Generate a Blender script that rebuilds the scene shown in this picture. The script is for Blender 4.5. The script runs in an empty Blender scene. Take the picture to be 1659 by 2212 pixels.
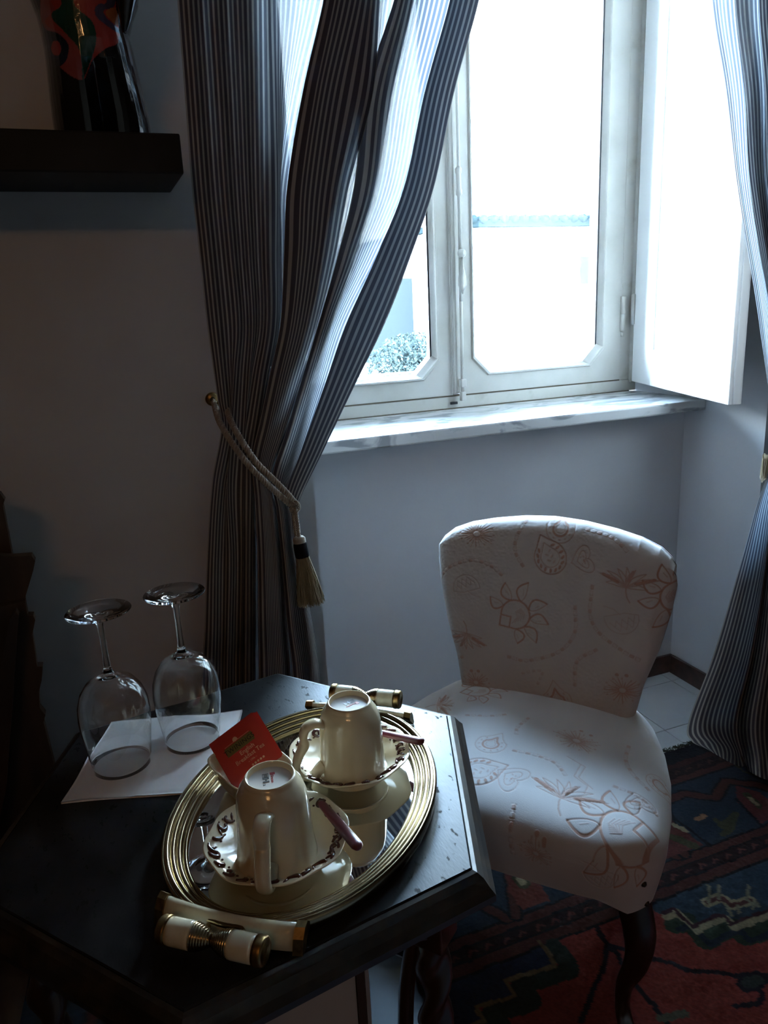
import bpy, bmesh, math, random
import numpy as np
from mathutils import Vector, Matrix

random.seed(7); rng = np.random.default_rng(7)
SC = bpy.context.scene
COL = SC.collection
PI = math.pi

# ------------------------------------------------------------------ camera
W_, H_ = 1659.0, 2212.0
F_ = 1625.0
CAMZ = 1.3
_p, _r, _y = [math.radians(v) for v in (15.36, -2.807, 20.56)]
FW = np.array([math.sin(_y)*math.cos(_p), math.cos(_y)*math.cos(_p), -math.sin(_p)])
RT0 = np.array([math.cos(_y), -math.sin(_y), 0.0]); UP0 = np.cross(RT0, FW)
RT = RT0*math.cos(_r) + UP0*math.sin(_r); UP = -RT0*math.sin(_r) + UP0*math.cos(_r)
cd = bpy.data.cameras.new('camera'); cam = bpy.data.objects.new('camera', cd); COL.objects.link(cam)
cam.matrix_world = Matrix(((RT[0], UP[0], -FW[0], 0), (RT[1], UP[1], -FW[1], 0), (RT[2], UP[2], -FW[2], CAMZ), (0, 0, 0, 1)))
cd.sensor_fit = 'VERTICAL'; cd.sensor_height = 36.0; cd.lens = 36.0*F_/H_; cd.clip_start = 0.02; cd.clip_end = 300
SC.camera = cam

# ------------------------------------------------------------------ light and exposure
SKY = 40.0
w = bpy.data.worlds.new('overcast_sky'); SC.world = w; w.use_nodes = True
bg = w.node_tree.nodes['Background']; bg.inputs[1].default_value = SKY
_nt = w.node_tree; _tc = _nt.nodes.new('ShaderNodeTexCoord'); _sx = _nt.nodes.new('ShaderNodeSeparateXYZ'); _rm = _nt.nodes.new('ShaderNodeValToRGB')
_nt.links.new(_tc.outputs['Generated'], _sx.inputs[0]); _nt.links.new(_sx.outputs['Z'], _rm.inputs[0]); _nt.links.new(_rm.outputs[0], bg.inputs[0])
_e = _rm.color_ramp.elements; _e[0].position = 0.0; _e[0].color = (.66, .80, .93, 1); _e[1].position = 1.0; _e[1].color = (.50, .78, 1.2, 1)
_k = _e.new(.25); _k.color = (.76, .91, 1.0, 1); _k = _e.new(.55); _k.color = (.45, .74, 1.14, 1)
SC.view_settings.view_transform = 'Standard'; SC.view_settings.look = 'None'
SC.view_settings.gamma = 1.0; SC.view_settings.exposure = 2.05; SC.view_settings.use_curve_mapping = False
# a portal just outside the glass only guides the sampling of the sky
pl = bpy.data.lights.new('window_portal', 'AREA'); pl.shape = 'RECTANGLE'; pl.size = 1.34; pl.size_y = 1.85
pl.cycles.is_portal = True
po = bpy.data.objects.new('window_portal', pl); COL.objects.link(po)
po.location = (1.105, 2.33, 1.88); po.rotation_euler = (-PI/2, 0, 0)

# ------------------------------------------------------------------ helpers
def ray(px, py): return FW + RT*(px-W_/2)/F_ - UP*(py-H_/2)/F_
def onz(px, py, z): d = ray(px, py); t = (z-CAMZ)/d[2]; return np.array([d[0]*t, d[1]*t, z])
def ony(px, py, y): d = ray(px, py); t = y/d[1]; return np.array([d[0]*t, y, CAMZ+d[2]*t])

def tag(o, label=None, cat=None, group=None, kind=None):
    if label: o['label'] = label
    if cat: o['category'] = cat
    if group: o['group'] = group
    if kind: o['kind'] = kind
    return o
def empty(name, loc=(0, 0, 0), rot=(0, 0, 0)):
    o = bpy.data.objects.new(name, None); COL.objects.link(o); o.location = loc; o.rotation_euler = rot
    o.empty_display_size = 0.05; return o
def mesh_obj(name, verts, faces, mat=None, parent=None, smooth=False, uv=None, col=None):
    me = bpy.data.meshes.new(name); me.from_pydata([tuple(map(float, v)) for v in verts], [], faces); me.update()
    if smooth: me.polygons.foreach_set('use_smooth', [True]*len(me.polygons))
    if uv is not None:
        l = me.uv_layers.new(name='UVMap'); idx = np.zeros(len(me.loops), dtype=np.int32); me.loops.foreach_get('vertex_index', idx)
        l.data.foreach_set('uv', np.asarray(uv, dtype=np.float32)[idx].ravel())
    if col is not None:
        a = me.color_attributes.new('Col', 'FLOAT_COLOR', 'POINT')
        c = np.ones((len(verts), 4), dtype=np.float32); c[:, :3] = col; a.data.foreach_set('color', c.ravel())
    if mat: me.materials.append(mat)
    o = bpy.data.objects.new(name, me); COL.objects.link(o)
    if parent: o.parent = parent
    return o
class MB:
    """collects shapes that belong to ONE part"""
    def __init__(s): s.v = []; s.f = []; s.sm = []
    def add(s, v, f, sm=False):
        n = len(s.v); s.v += [tuple(map(float, p)) for p in v]; s.f += [tuple(i+n for i in q) for q in f]; s.sm += [sm]*len(f); return s
    def box(s, a, b, bev=0.0, M=None):
        bm = bmesh.new(); bmesh.ops.create_cube(bm, size=1.0)
        for q in bm.verts: q.co = Vector([(a[i]+b[i])/2 + q.co[i]*(b[i]-a[i]) for i in range(3)])
        if bev > 0: bmesh.ops.bevel(bm, geom=bm.edges[:], offset=bev, segments=2, affect='EDGES', profile=0.6)
        if M is not None: bm.transform(M)
        bm.verts.index_update(); v = [tuple(q.co) for q in bm.verts]; f = [tuple(q.index for q in fc.verts) for fc in bm.faces]; bm.free()
        return s.add(v, f, False)
    def rings(s, rings, close=True, cap=(False, False), sm=True):
        n = len(rings[0]); v = [p for r in rings for p in r]; f = []
        for i in range(len(rings)-1):
            for j in range(n if close else n-1):
                k = (j+1) % n; f.append((i*n+j, i*n+k, (i+1)*n+k, (i+1)*n+j))
        if cap[0]: f.append(tuple(range(n-1, -1, -1)))
        if cap[1]: f.append(tuple((len(rings)-1)*n+j for j in range(n)))
        return s.add(v, f, sm)
    def lathe(s, prof, seg=32, c=(0, 0, 0), ax=None, cap=(False, False), flute=None):
        ax = np.array(ax if ax is not None else (0, 0, 1), float); ax /= np.linalg.norm(ax)
        t = np.array([1, 0, 0]) if abs(ax[0]) < .9 else np.array([0, 1, 0]); u = np.cross(ax, t); u /= np.linalg.norm(u); v = np.cross(ax, u)
        R = []
        for r, h in prof:
            R.append([np.array(c) + ax*h + (u*math.cos(a)+v*math.sin(a))*r*(flute(a, h) if flute else 1) for a in np.linspace(0, 2*PI, seg, endpoint=False)])
        return s.rings(R, cap=cap)
    def tube(s, pts, rad, seg=8, cap=True):
        pts = [np.array(p, float) for p in pts]; n = len(pts); rad = rad if hasattr(rad, '__len__') else [rad]*n
        R = []; up = None
        for i in range(n):
            t = pts[min(i+1, n-1)]-pts[max(i-1, 0)]; t /= (np.linalg.norm(t)+1e-12)
            if up is None:
                up = np.cross(t, (0, 0, 1) if abs(t[2]) < .9 else (1, 0, 0))
            up = up - t*(up@t); up /= np.linalg.norm(up); b = np.cross(t, up)
            R.append([pts[i]+(up*math.cos(a)+b*math.sin(a))*rad[i] for a in np.linspace(0, 2*PI, seg, endpoint=False)])
        return s.rings(R, cap=(cap, cap))
    def build(s, name, mat, parent=None):
        o = mesh_obj(name, s.v, s.f, mat, parent); o.data.polygons.foreach_set('use_smooth', s.sm); return o
def grid_faces(nr, nc, flip=False):
    i = np.arange(nr-1)[:, None]*nc + np.arange(nc-1)[None, :]
    q = np.stack([i, i+1, i+nc+1, i+nc], -1).reshape(-1, 4)
    return q[:, ::-1] if flip else q
def np_mesh(name, V, F, mat, parent=None, uv=None, col=None, smooth=True):
    me = bpy.data.meshes.new(name); V = np.asarray(V, dtype=np.float32); F = np.asarray(F, dtype=np.int32)
    me.vertices.add(len(V)); me.vertices.foreach_set('co', V.ravel()); me.loops.add(F.size); me.polygons.add(len(F))
    me.loops.foreach_set('vertex_index', F.ravel()); me.polygons.foreach_set('loop_start', np.arange(len(F), dtype=np.int32)*4)
    me.update(calc_edges=True); me.validate()
    if smooth: me.polygons.foreach_set('use_smooth', np.ones(len(me.polygons), dtype=bool))
    if uv is not None:
        l = me.uv_layers.new(name='UVMap'); idx = np.zeros(len(me.loops), dtype=np.int32); me.loops.foreach_get('vertex_index', idx)
        l.data.foreach_set('uv', np.asarray(uv, dtype=np.float32)[idx].ravel())
    if col is not None:
        a = me.color_attributes.new('Col', 'FLOAT_COLOR', 'POINT')
        c = np.ones((len(V), 4), dtype=np.float32); c[:, :3] = col; a.data.foreach_set('color', c.ravel())
    me.materials.append(mat); o = bpy.data.objects.new(name, me); COL.objects.link(o)
    if parent: o.parent = parent
    return o
def smooth_path(pts, n=8):
    pts = np.array(pts, float); P = np.vstack([2*pts[0]-pts[1], pts, 2*pts[-1]-pts[-2]]); out = []
    for i in range(1, len(P)-2):
        for t in np.linspace(0, 1, n, endpoint=False):
            a, b, c, d = P[i-1:i+3]
            out.append(0.5*((2*b)+(-a+c)*t+(2*a-5*b+4*c-d)*t*t+(-a+3*b-3*c+d)*t**3))
    out.append(P[-2]); return np.array(out)

# ------------------------------------------------------------------ materials
def new_mat(name):
    m = bpy.data.materials.new(name); m.use_nodes = True; nt = m.node_tree
    return m, nt, nt.nodes['Principled BSDF'], nt.nodes['Material Output']
def setp(b, **k):
    names = dict(rough='Roughness', metal='Metallic', spec='Specular IOR Level', coat='Coat Weight', coatr='Coat Roughness', trans='Transmission Weight', ior='IOR', sheen='Sheen Weight', sub='Subsurface Weight')
    for a, v in k.items():
        if a == 'col': b.inputs['Base Color'].default_value = (*v, 1)
        else: b.inputs[names[a]].default_value = v
def noise_mix(nt, b, c1, c2, scale, detail=4, lo=.35, hi=.65, stretch=None, sock='Base Color'):
    tc = nt.nodes.new('ShaderNodeTexCoord'); mp = nt.nodes.new('ShaderNodeMapping'); n = nt.nodes.new('ShaderNodeTexNoise'); r = nt.nodes.new('ShaderNodeValToRGB')
    nt.links.new(tc.outputs['Object'], mp.inputs[0]); nt.links.new(mp.outputs[0], n.inputs['Vector']); nt.links.new(n.outputs['Fac'], r.inputs[0])
    if stretch: mp.inputs['Scale'].default_value = stretch
    n.inputs['Scale'].default_value = scale; n.inputs['Detail'].default_value = detail
    r.color_ramp.elements[0].position = lo; r.color_ramp.elements[1].position = hi
    r.color_ramp.elements[0].color = (*c1, 1) if hasattr(c1, '__len__') else (c1, c1, c1, 1); r.color_ramp.elements[1].color = (*c2, 1) if hasattr(c2, '__len__') else (c2, c2, c2, 1)
    nt.links.new(r.outputs[0], b.inputs[sock]); return n, r, mp
def bump(nt, b, scale, strength, dist=.002, detail=3, stretch=None):
    tc = nt.nodes.new('ShaderNodeTexCoord'); mp = nt.nodes.new('ShaderNodeMapping'); n = nt.nodes.new('ShaderNodeTexNoise'); bp = nt.nodes.new('ShaderNodeBump')
    nt.links.new(tc.outputs['Object'], mp.inputs[0]); nt.links.new(mp.outputs[0], n.inputs['Vector'])
    if stretch: mp.inputs['Scale'].default_value = stretch
    n.inputs['Scale'].default_value = scale; n.inputs['Detail'].default_value = detail
    bp.inputs['Strength'].default_value = strength; bp.inputs['Distance'].default_value = dist
    nt.links.new(n.outputs['Fac'], bp.inputs['Height']); nt.links.new(bp.outputs[0], b.inputs['Normal'])
def simple(name, col, rough=.5, **k):
    m, nt, b, o = new_mat(name); setp(b, col=col, rough=rough, **k); return m

M = {}
m, nt, b, o = new_mat('wall_paint'); setp(b, rough=.75); noise_mix(nt, b, (.47, .475, .50), (.52, .52, .535), 2.2); bump(nt, b, 60, .25, .001); M['wall'] = m
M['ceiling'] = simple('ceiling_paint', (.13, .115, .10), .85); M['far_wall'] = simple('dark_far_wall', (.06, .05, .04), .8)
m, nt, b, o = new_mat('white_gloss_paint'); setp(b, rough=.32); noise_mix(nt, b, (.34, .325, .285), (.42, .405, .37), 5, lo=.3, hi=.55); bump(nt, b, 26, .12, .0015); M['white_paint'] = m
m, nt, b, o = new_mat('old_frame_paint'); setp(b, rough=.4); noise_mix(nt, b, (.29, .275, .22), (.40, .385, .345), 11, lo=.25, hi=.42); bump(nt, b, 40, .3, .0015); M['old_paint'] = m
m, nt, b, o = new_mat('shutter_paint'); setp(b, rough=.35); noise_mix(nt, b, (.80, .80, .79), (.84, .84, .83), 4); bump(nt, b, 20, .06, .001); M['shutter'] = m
m, nt, b, o = new_mat('marble'); setp(b, rough=.22)
n, r, mp = noise_mix(nt, b, (.22, .225, .235), (.46, .455, .45), 5.5, detail=9, lo=.40, hi=.50, stretch=(1, 2.2, 2.2)); n.inputs['Distortion'].default_value = 1.6; M['marble'] = m
# window glass: thin pane, mostly clear, reflecting at grazing angles
m, nt, b, o = new_mat('window_glass'); nt.nodes.remove(b)
tr = nt.nodes.new('ShaderNodeBsdfTransparent'); gl = nt.nodes.new('ShaderNodeBsdfGlossy'); gl.inputs['Roughness'].default_value = .01
fr = nt.nodes.new('ShaderNodeFresnel'); mx = nt.nodes.new('ShaderNodeMixShader'); tr.inputs[0].default_value = (.94, .97, .97, 1)
nt.links.new(fr.outputs[0], mx.inputs[0]); nt.links.new(tr.outputs[0], mx.inputs[1]); nt.links.new(gl.outputs[0], mx.inputs[2]); nt.links.new(mx.outputs[0], o.inputs[0]); M['pane'] = m
M['glass'] = simple('clear_glass', (1, 1, 1), 0.0, trans=1.0, ior=1.48)
m, nt, b, o = new_mat('floor_tile'); setp(b, rough=.3); noise_mix(nt, b, (.50, .51, .52), (.56, .57, .58), 6); M['tile'] = m
M['grout'] = simple('grout', (.05, .05, .055), .9)
m, nt, b, o = new_mat('brown_skirting'); setp(b, rough=.3, coat=.3); noise_mix(nt, b, (.030, .015, .011), (.060, .028, .020), 30); M['skirting'] = m
# blackened wood of the table
m, nt, b, o = new_mat('blackened_wood'); setp(b, rough=.36, spec=.15)
noise_mix(nt, b, (.006, .006, .007), (.016, .015, .016), 18, detail=6, stretch=(1, 1, 1))
n, r, mp = noise_mix(nt, b, .33, .44, 9, detail=9, lo=.3, hi=.7, stretch=(1.5, .8, 1), sock='Roughness')
n2 = nt.nodes.new('ShaderNodeTexNoise'); n2.inputs['Scale'].default_value = 95; n2.inputs['Detail'].default_value = 2; nt.links.new(mp.outputs[0], n2.inputs['Vector'])
r2 = nt.nodes.new('ShaderNodeValToRGB'); r2.color_ramp.elements[0].position = .64; r2.color_ramp.elements[1].position = .67; r2.color_ramp.elements[1].color = (.75, .75, .75, 1); nt.links.new(n2.outputs['Fac'], r2.inputs[0])
mxn = nt.nodes.new('ShaderNodeMath'); mxn.operation = 'MAXIMUM'; nt.links.new(r.outputs[0], mxn.inputs[0]); nt.links.new(r2.outputs[0], mxn.inputs[1]); nt.links.new(mxn.outputs[0], b.inputs['Roughness']); bump(nt, b, 180, .25, .0006, 5, (2, .5, 1)); M['table'] = m
m, nt, b, o = new_mat('polished_black_shelf'); setp(b, rough=.28, spec=.6); noise_mix(nt, b, (.008, .008, .010), (.02, .02, .022), 18); bump(nt, b, 90, .3, .0006, 5); M['shelf_wood'] = m
m, nt, b, o = new_mat('worn_edge_wood'); setp(b, rough=.33, spec=.6); noise_mix(nt, b, (.010, .008, .007), (.035, .022, .012), 40, detail=6, lo=.45, hi=.7); M['table_edge'] = m
m, nt, b, o = new_mat('dark_turned_wood'); setp(b, rough=.35, coat=.2); noise_mix(nt, b, (.016, .009, .006), (.038, .018, .010), 22, stretch=(1, 1, .2)); M['dark_wood'] = m
m, nt, b, o = new_mat('black_shelf_lacquer'); setp(b, rough=.6, spec=.25); noise_mix(nt, b, (.004, .004, .0045), (.006, .006, .0065), 8); M['shelf'] = m
m, nt, b, o = new_mat('brown_carved_wood'); setp(b, rough=.5); noise_mix(nt, b, (.018, .009, .005), (.05, .026, .013), 20, stretch=(1, 1, .15)); bump(nt, b, 30, .3, .002, 3, (1, 1, .1)); M['carved'] = m
m, nt, b, o = new_mat('aged_brass'); setp(b, metal=1.0, rough=.22); noise_mix(nt, b, (.34, .25, .14), (.42, .32, .19), 25, detail=3); b.inputs['Roughness'].default_value = .2; M['brass'] = m
m, nt, b, o = new_mat('dull_brass'); setp(b, metal=1.0, rough=.38); noise_mix(nt, b, (.16, .10, .045), (.42, .28, .12), 70, detail=5); M['dull_brass'] = m
M['stud'] = simple('blackened_stud', (.05, .035, .025), .35, metal=.8); M['grime_shade'] = simple('brown_grime_gap_shade', (.075, .06, .04), .9)
M['mirror'] = simple('mirror_plate', (.80, .80, .77), .02, metal=1.0)
m, nt, b, o = new_mat('cream_enamel'); setp(b, rough=.25, coat=.5); noise_mix(nt, b, (.50, .44, .30), (.68, .62, .46), 35, detail=5, lo=.3, hi=.5); M['enamel'] = m
m, nt, b, o = new_mat('cream_porcelain'); setp(b, rough=.12, coat=.6); noise_mix(nt, b, (.66, .56, .39), (.70, .60, .43), 8); M['porcelain'] = m
m, nt, b, o = new_mat('foot_white'); setp(b, rough=.15, coat=.5, col=(.70, .68, .66)); M['foot_white'] = m
M['relief_brown'] = simple('brown_glaze', (.085, .032, .028), .15, coat=.6)
M['maroon'] = simple('maroon_plastic', (.13, .022, .032), .35)
M['steel'] = simple('steel', (.40, .42, .40), .25, metal=1.0)
m, nt, b, o = new_mat('paper_napkin'); setp(b, rough=.9); noise_mix(nt, b, (.74, .72, .74), (.82, .80, .82), 12); bump(nt, b, 70, .4, .001, 4); M['napkin'] = m
m, nt, b, o = new_mat('red_foil_paper'); setp(b, rough=.35, coat=.2); noise_mix(nt, b, (.46, .035, .028), (.54, .045, .035), 5); M['red'] = m
M['gold_ink'] = simple('gold_label', (.17, .13, .045), .4)
M['black_ink'] = simple('black_ink', (.012, .012, .016), .5)
M['pale_ink'] = simple('pale_ink', (.72, .45, .30), .5)
M['red_ink'] = simple('red_ink', (.42, .055, .065), .5)
M['blue_ink'] = simple('dark_blue_ink', (.03, .035, .065), .5)
m, nt, b, o = new_mat('taupe_cord'); setp(b, rough=.8, sheen=.3); noise_mix(nt, b, (.22, .18, .14), (.32, .27, .21), 150); M['cord'] = m
M['black_thread'] = simple('black_thread', (.004, .0035, .0045), .9, spec=.1)
m, nt, b, o = new_mat('fringe_thread'); setp(b, rough=.6); noise_mix(nt, b, (.20, .15, .09), (.36, .28, .17), 160, stretch=(1, 1, .05)); M['fringe'] = m
# striped half sheer curtain cloth
def curtain_mat():
    m, nt, b, o = new_mat('striped_curtain_cloth'); nt.nodes.remove(b)
    uv = nt.nodes.new('ShaderNodeUVMap'); sx = nt.nodes.new('ShaderNodeSeparateXYZ'); nt.links.new(uv.outputs[0], sx.inputs[0])
    mu = nt.nodes.new('ShaderNodeMath'); mu.operation = 'MULTIPLY'; mu.inputs[1].default_value = 1/0.0112; nt.links.new(sx.outputs[0], mu.inputs[0])
    fr = nt.nodes.new('ShaderNodeMath'); fr.operation = 'FRACT'; nt.links.new(mu.outputs[0], fr.inputs[0])
    r = nt.nodes.new('ShaderNodeValToRGB'); nt.links.new(fr.outputs[0], r.inputs[0])
    e = r.color_ramp.elements; e[0].position = .0; e[0].color = (.40, .36, .315, 1); e[1].position = .34; e[1].color = (.40, .36, .315, 1)
    for p, c in ((.40, (.085, .074, .084, 1)), (.94, (.085, .074, .084, 1)), (.995, (.40, .36, .315, 1))):
        x = e.new(p); x.color = c
    di = nt.nodes.new('ShaderNodeBsdfDiffuse'); tl = nt.nodes.new('ShaderNodeBsdfTranslucent'); tp = nt.nodes.new('ShaderNodeBsdfTransparent')
    r2 = nt.nodes.new('ShaderNodeValToRGB'); nt.links.new(fr.outputs[0], r2.inputs[0]); e = r2.color_ramp.elements
    e[0].position = 0; e[0].color = (.30, .33, .36, 1); e[1].position = .34; e[1].color = (.30, .33, .36, 1)
    for p, c in ((.40, (.085, .10, .13, 1)), (.94, (.085, .10, .13, 1)), (.995, (.30, .33, .36, 1))):
        x = e.new(p); x.color = c
    nt.links.new(r.outputs[0], di.inputs[0]); nt.links.new(r2.outputs[0], tl.inputs[0])
    m1 = nt.nodes.new('ShaderNodeMixShader'); m1.inputs[0].default_value = .29; nt.links.new(di.outputs[0], m1.inputs[1]); nt.links.new(tl.outputs[0], m1.inputs[2])
    m2 = nt.nodes.new('ShaderNodeMixShader'); m2.inputs[0].default_value = .004; nt.links.new(m1.outputs[0], m2.inputs[1]); nt.links.new(tp.outputs[0], m2.inputs[2])
    nt.links.new(m2.outputs[0], o.inputs[0])
    tc = nt.nodes.new('ShaderNodeTexCoord'); n = nt.nodes.new('ShaderNodeTexNoise'); n.inputs['Scale'].default_value = 34; nt.links.new(tc.outputs['Object'], n.inputs['Vector'])
    bp = nt.nodes.new('ShaderNodeBump'); bp.inputs['Strength'].default_value = .5; bp.inputs['Distance'].default_value = .004; nt.links.new(n.outputs['Fac'], bp.inputs['Height'])
    nt.links.new(bp.outputs[0], di.inputs['Normal']); nt.links.new(bp.outputs[0], tl.inputs['Normal'])
    return m
M['curtain'] = curtain_mat()
def vcol_mat(name, rough, sheen=0, bs=0, bd=0):
    m, nt, b, o = new_mat(name); setp(b, rough=rough, sheen=sheen)
    a = nt.nodes.new('ShaderNodeVertexColor'); a.layer_name = 'Col'; nt.links.new(a.outputs[0], b.inputs['Base Color'])
    if bs: bump(nt, b, bs, .4, bd, 2)
    return m
M['damask'] = vcol_mat('embroidered_cream_damask', .85, .15, 700, .0005)
M['rug'] = vcol_mat('knotted_wool', .95, 0, 500, .001)
M['fringe_dark'] = simple('dark_rug_fringe', (.035, .038, .025), .9)
m, nt, b, o = new_mat('upholstery_plain'); setp(b, rough=.9); noise_mix(nt, b, (.58, .49, .44), (.64, .55, .50), 20); M['plain_cloth'] = m

# ------------------------------------------------------------------ room shell
YW, YA = 1.60, 1.92         # room wall plane, apron wall under the window
XL, XR = .434, 1.776        # sides of the window recess
ZS = .971
def struct(name, mb, mat, parent=None):
    o = mb.build(name, mat, parent)
    if parent is None: o['kind'] = 'structure'
    return o
wb = MB()
wb.box((-2.6, YW, 0), (XL, 2.45, 3.1)).box((XR, YW, 0), (3.4, 2.45, 3.1)).box((XL, YA, 0), (XR, 2.45, .937)).box((XL, YW+.12, 2.82), (XR, 2.45, 3.1))
struct('wall_back', wb, M['wall'])
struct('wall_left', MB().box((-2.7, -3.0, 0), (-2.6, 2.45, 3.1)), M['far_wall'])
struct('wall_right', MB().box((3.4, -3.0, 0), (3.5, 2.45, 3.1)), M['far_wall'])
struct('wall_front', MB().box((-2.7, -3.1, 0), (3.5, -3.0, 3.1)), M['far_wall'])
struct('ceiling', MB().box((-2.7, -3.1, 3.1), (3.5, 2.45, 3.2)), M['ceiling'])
fl = struct('floor', MB().box((-2.7, -3.1, -.1), (3.5, 2.45, -.004)), M['grout'])
T = .2345; tx0 = 1.33*1.3; ty0 = 1.427*1.3
base = None
for i in range(-6, 3):
    for j in range(-5, 2):
        x0, y0 = tx0+i*T, ty0+j*T
        x1, y1 = x0+T, y0+T
        hx = XR if y0 > YW-.1 else 3.3
        x1 = min(x1, XR+.0 if y1 > YW else 3.3); y1 = min(y1, YA)
        if x0 >= x1-.01 or y0 >= y1-.01 or x0 < XL-.2 and y1 > YW: continue
        full = abs(x1-x0-T) < 1e-6 and abs(y1-y0-T) < 1e-6
        if full and base is not None:
            o = base.copy(); COL.objects.link(o); o.location = (x0, y0, 0)
        else:
            o = MB().box((.0018, .0018, -.0042), (x1-x0-.0018, y1-y0-.0018, 0), .0008).build('tile', M['tile']); o.location = (x0, y0, 0)
            if full: base = o
        o.parent = fl
bb = MB().box((XL+.002, YA-.012, 0), (XR-.001, YA, .066), .002)
struct('baseboard_back', bb, M['skirting'])
struct('baseboard_right', MB().box((XR-.012, YW-.012, 0), (XR, YA-.0125, .066), .002).box((XR-.0, YW-.012, 0), (3.4, YW, .066), .002), M['skirting'])
struct('baseboard_left', MB().box((-2.6, YW-.012, 0), (XL, YW, .066), .002), M['skirting'])

# marble sill
sill = MB().box((XL+.001, 1.83, .937), (XR-.001, 2.168, ZS), .005)
o = struct('trim_1', sill, M['marble']); o['label'] = 'grey veined white marble window sill'

# ------------------------------------------------------------------ window
win = empty('window_1', (1.09, 2.165, ZS)); win['kind'] = 'structure'
def wpart(name, mb, mat, parent=win):
    o = mb.build(name, mat, parent)
    if parent is win: o.location = (-1.09, -2.165, -ZS)
    return o
YF = 2.165; ZT = 2.80
f = MB()
f.box((XL, YF, ZS), (XR, YF+.09, 1.010), .003)                       # bottom rail
f.box((XL, YF+.004, 1.010), (.475, YF+.09, ZT), .003).box((1.708, YF+.004, 1.010), (XR, YF+.09, ZT), .003).box((XL, YF+.004, ZT-.05), (XR, YF+.09, ZT), .003)
f.box((1.748, YF-.012, 1.0), (XR, YF+.01, ZT), .003)
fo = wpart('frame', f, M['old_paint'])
wpart('grime_and_gap_shade', MB().box((XL+.01, YF-.006, ZS), (1.745, YF, ZS+.003)).box((.478, YF-.0005, 1.0095), (1.706, YF+.04, 1.0138)), M['grime_shade'])['kind'] = 'stuff'  # dirt along the sill, plus a dark strip painting shade into the sash gap
def sash(x0, x1, ix0, ix1):
    z0, z1, iz0, iz1 = 1.0135, 2.745, 1.079, 2.68; c = .055
    def ring(a, b_, e, d, ch, y):     # 8 point ring with chamfered corners
        return [(a+ch, y, e), (b_-ch, y, e), (b_, y, e+ch), (b_, y, d-ch), (b_-ch, y, d), (a+ch, y, d), (a, y, d-ch), (a, y, e+ch)]
    outer = lambda y: [(x0+.001, y, z0), (x1-.001, y, z0), (x1, y, z0+.001), (x1, y, z1-.001), (x1-.001, y, z1), (x0+.001, y, z1), (x0, y, z1-.001), (x0, y, z0+.001)]
    g = MB(); yf = YF+.0015; yb = YF+.055
    R = [outer(yb), outer(yf+.004), outer(yf), ring(ix0-.012, ix1+.012, iz0-.012, iz1+.012, c, yf), ring(ix0-.009, ix1+.009, iz0-.009, iz1+.009, c, yf-.006),
         ring(ix0-.004, ix1+.004, iz0-.004, iz1+.004, c, yf-.006), ring(ix0-.002, ix1+.002, iz0-.002, iz1+.002, c, yf), ring(ix0+.006, ix1-.006, iz0+.006, iz1-.006, c, yf+.018), ring(ix0+.006, ix1-.006, iz0+.006, iz1-.006, c, yb)]
    R.append(outer(yb))
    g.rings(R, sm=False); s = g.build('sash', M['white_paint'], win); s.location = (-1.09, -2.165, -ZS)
    p = MB(); pr = ring(ix0+.001, ix1-.001, iz0+.001, iz1-.001, c, yf+.026); pr2 = ring(ix0+.001, ix1-.001, iz0+.001, iz1-.001, c, yf+.029)
    p.rings([pr, pr2], cap=(True, True), sm=False).build('pane', M['pane'], s)
    # dark rebate line where putty meets the glass
    q = MB().box((ix1-.012, yf+.0185, iz0+c), (ix1-.0065, yf+.025, iz1-c)).build('putty_line', M['black_ink'], s)
    return s
sash(.477, 1.066, .533, 1.010); sash(1.094, 1.706, 1.147, 1.627)
g = MB().box((1.062, YF-.004, 1.018), (1.096, YF+.05, 2.74), .004).box((1.066, YF-.012, 1.018), (1.078, YF, 2.74), .003)
wpart('meeting_stile', g, M['white_paint'])
# espagnolette rod with its flat leaf handle
rx = ony(996, 700, YF-.02)[0]
rod = MB().tube([(rx, YF-.022, .998), (rx, YF-.022, 1.30)], .0055).tube([(rx, YF-.022, 1.30), (rx, YF-.022, 2.7)], .0055)
rod.box((rx-.009, YF-.034, 1.04), (rx+.009, YF-.012, 1.065), .003).box((rx-.008, YF-.032, .996), (rx+.008, YF-.014, 1.025), .003)
rod.lathe([(.0056, 1.60), (.010, 1.605), (.010, 1.615), (.0075, 1.62), (.0075, 1.66), (.010, 1.665), (.010, 1.675), (.0056, 1.68)], 14, (rx, YF-.022, 0))
ro = wpart('bolt_rod', rod, M['white_paint'])
zb = ony(999, 547, YF-.035)[2]
hd = MB(); R = []
for t, wd in ((0, .003), (.1, .0035), (.3, .007), (.55, .0135), (.75, .0145), (.9, .007), (1, .002)):
    z = zb-.012-t*.105; R.append([(rx-wd, YF-.034, z), (rx, YF-.040, z), (rx+wd, YF-.034, z), (rx, YF-.030, z)])
hd.rings(R, cap=(True, True)); hd.lathe([(0, .008), (.008, .007), (.0135, 0), (.0135, -.006), (.010, -.010), (0, -.011)], 20, (rx, YF-.036, zb), (0, -1, 0))
wpart('handle', hd, M['white_paint'])
kb = MB().box((rx-.034, YF-.006, .985), (rx-.010, YF, .993), .001); wpart('keeper_slot', kb, M['black_ink'])
hn = MB()
z0 = 1.172; hn.lathe([(.0, 0), (.007, .004), (.0085, .010), (.0085, .060), (.0070, .061), (.0085, .062), (.0085, .118), (0, .119)], 14, (1.709, YF-.004, z0))
hn.lathe([(.005, -.014), (.006, -.008), (.004, 0)], 12, (1.709, YF-.004, z0), cap=(True, False))
wpart('hinge', hn, M['white_paint'])

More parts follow.
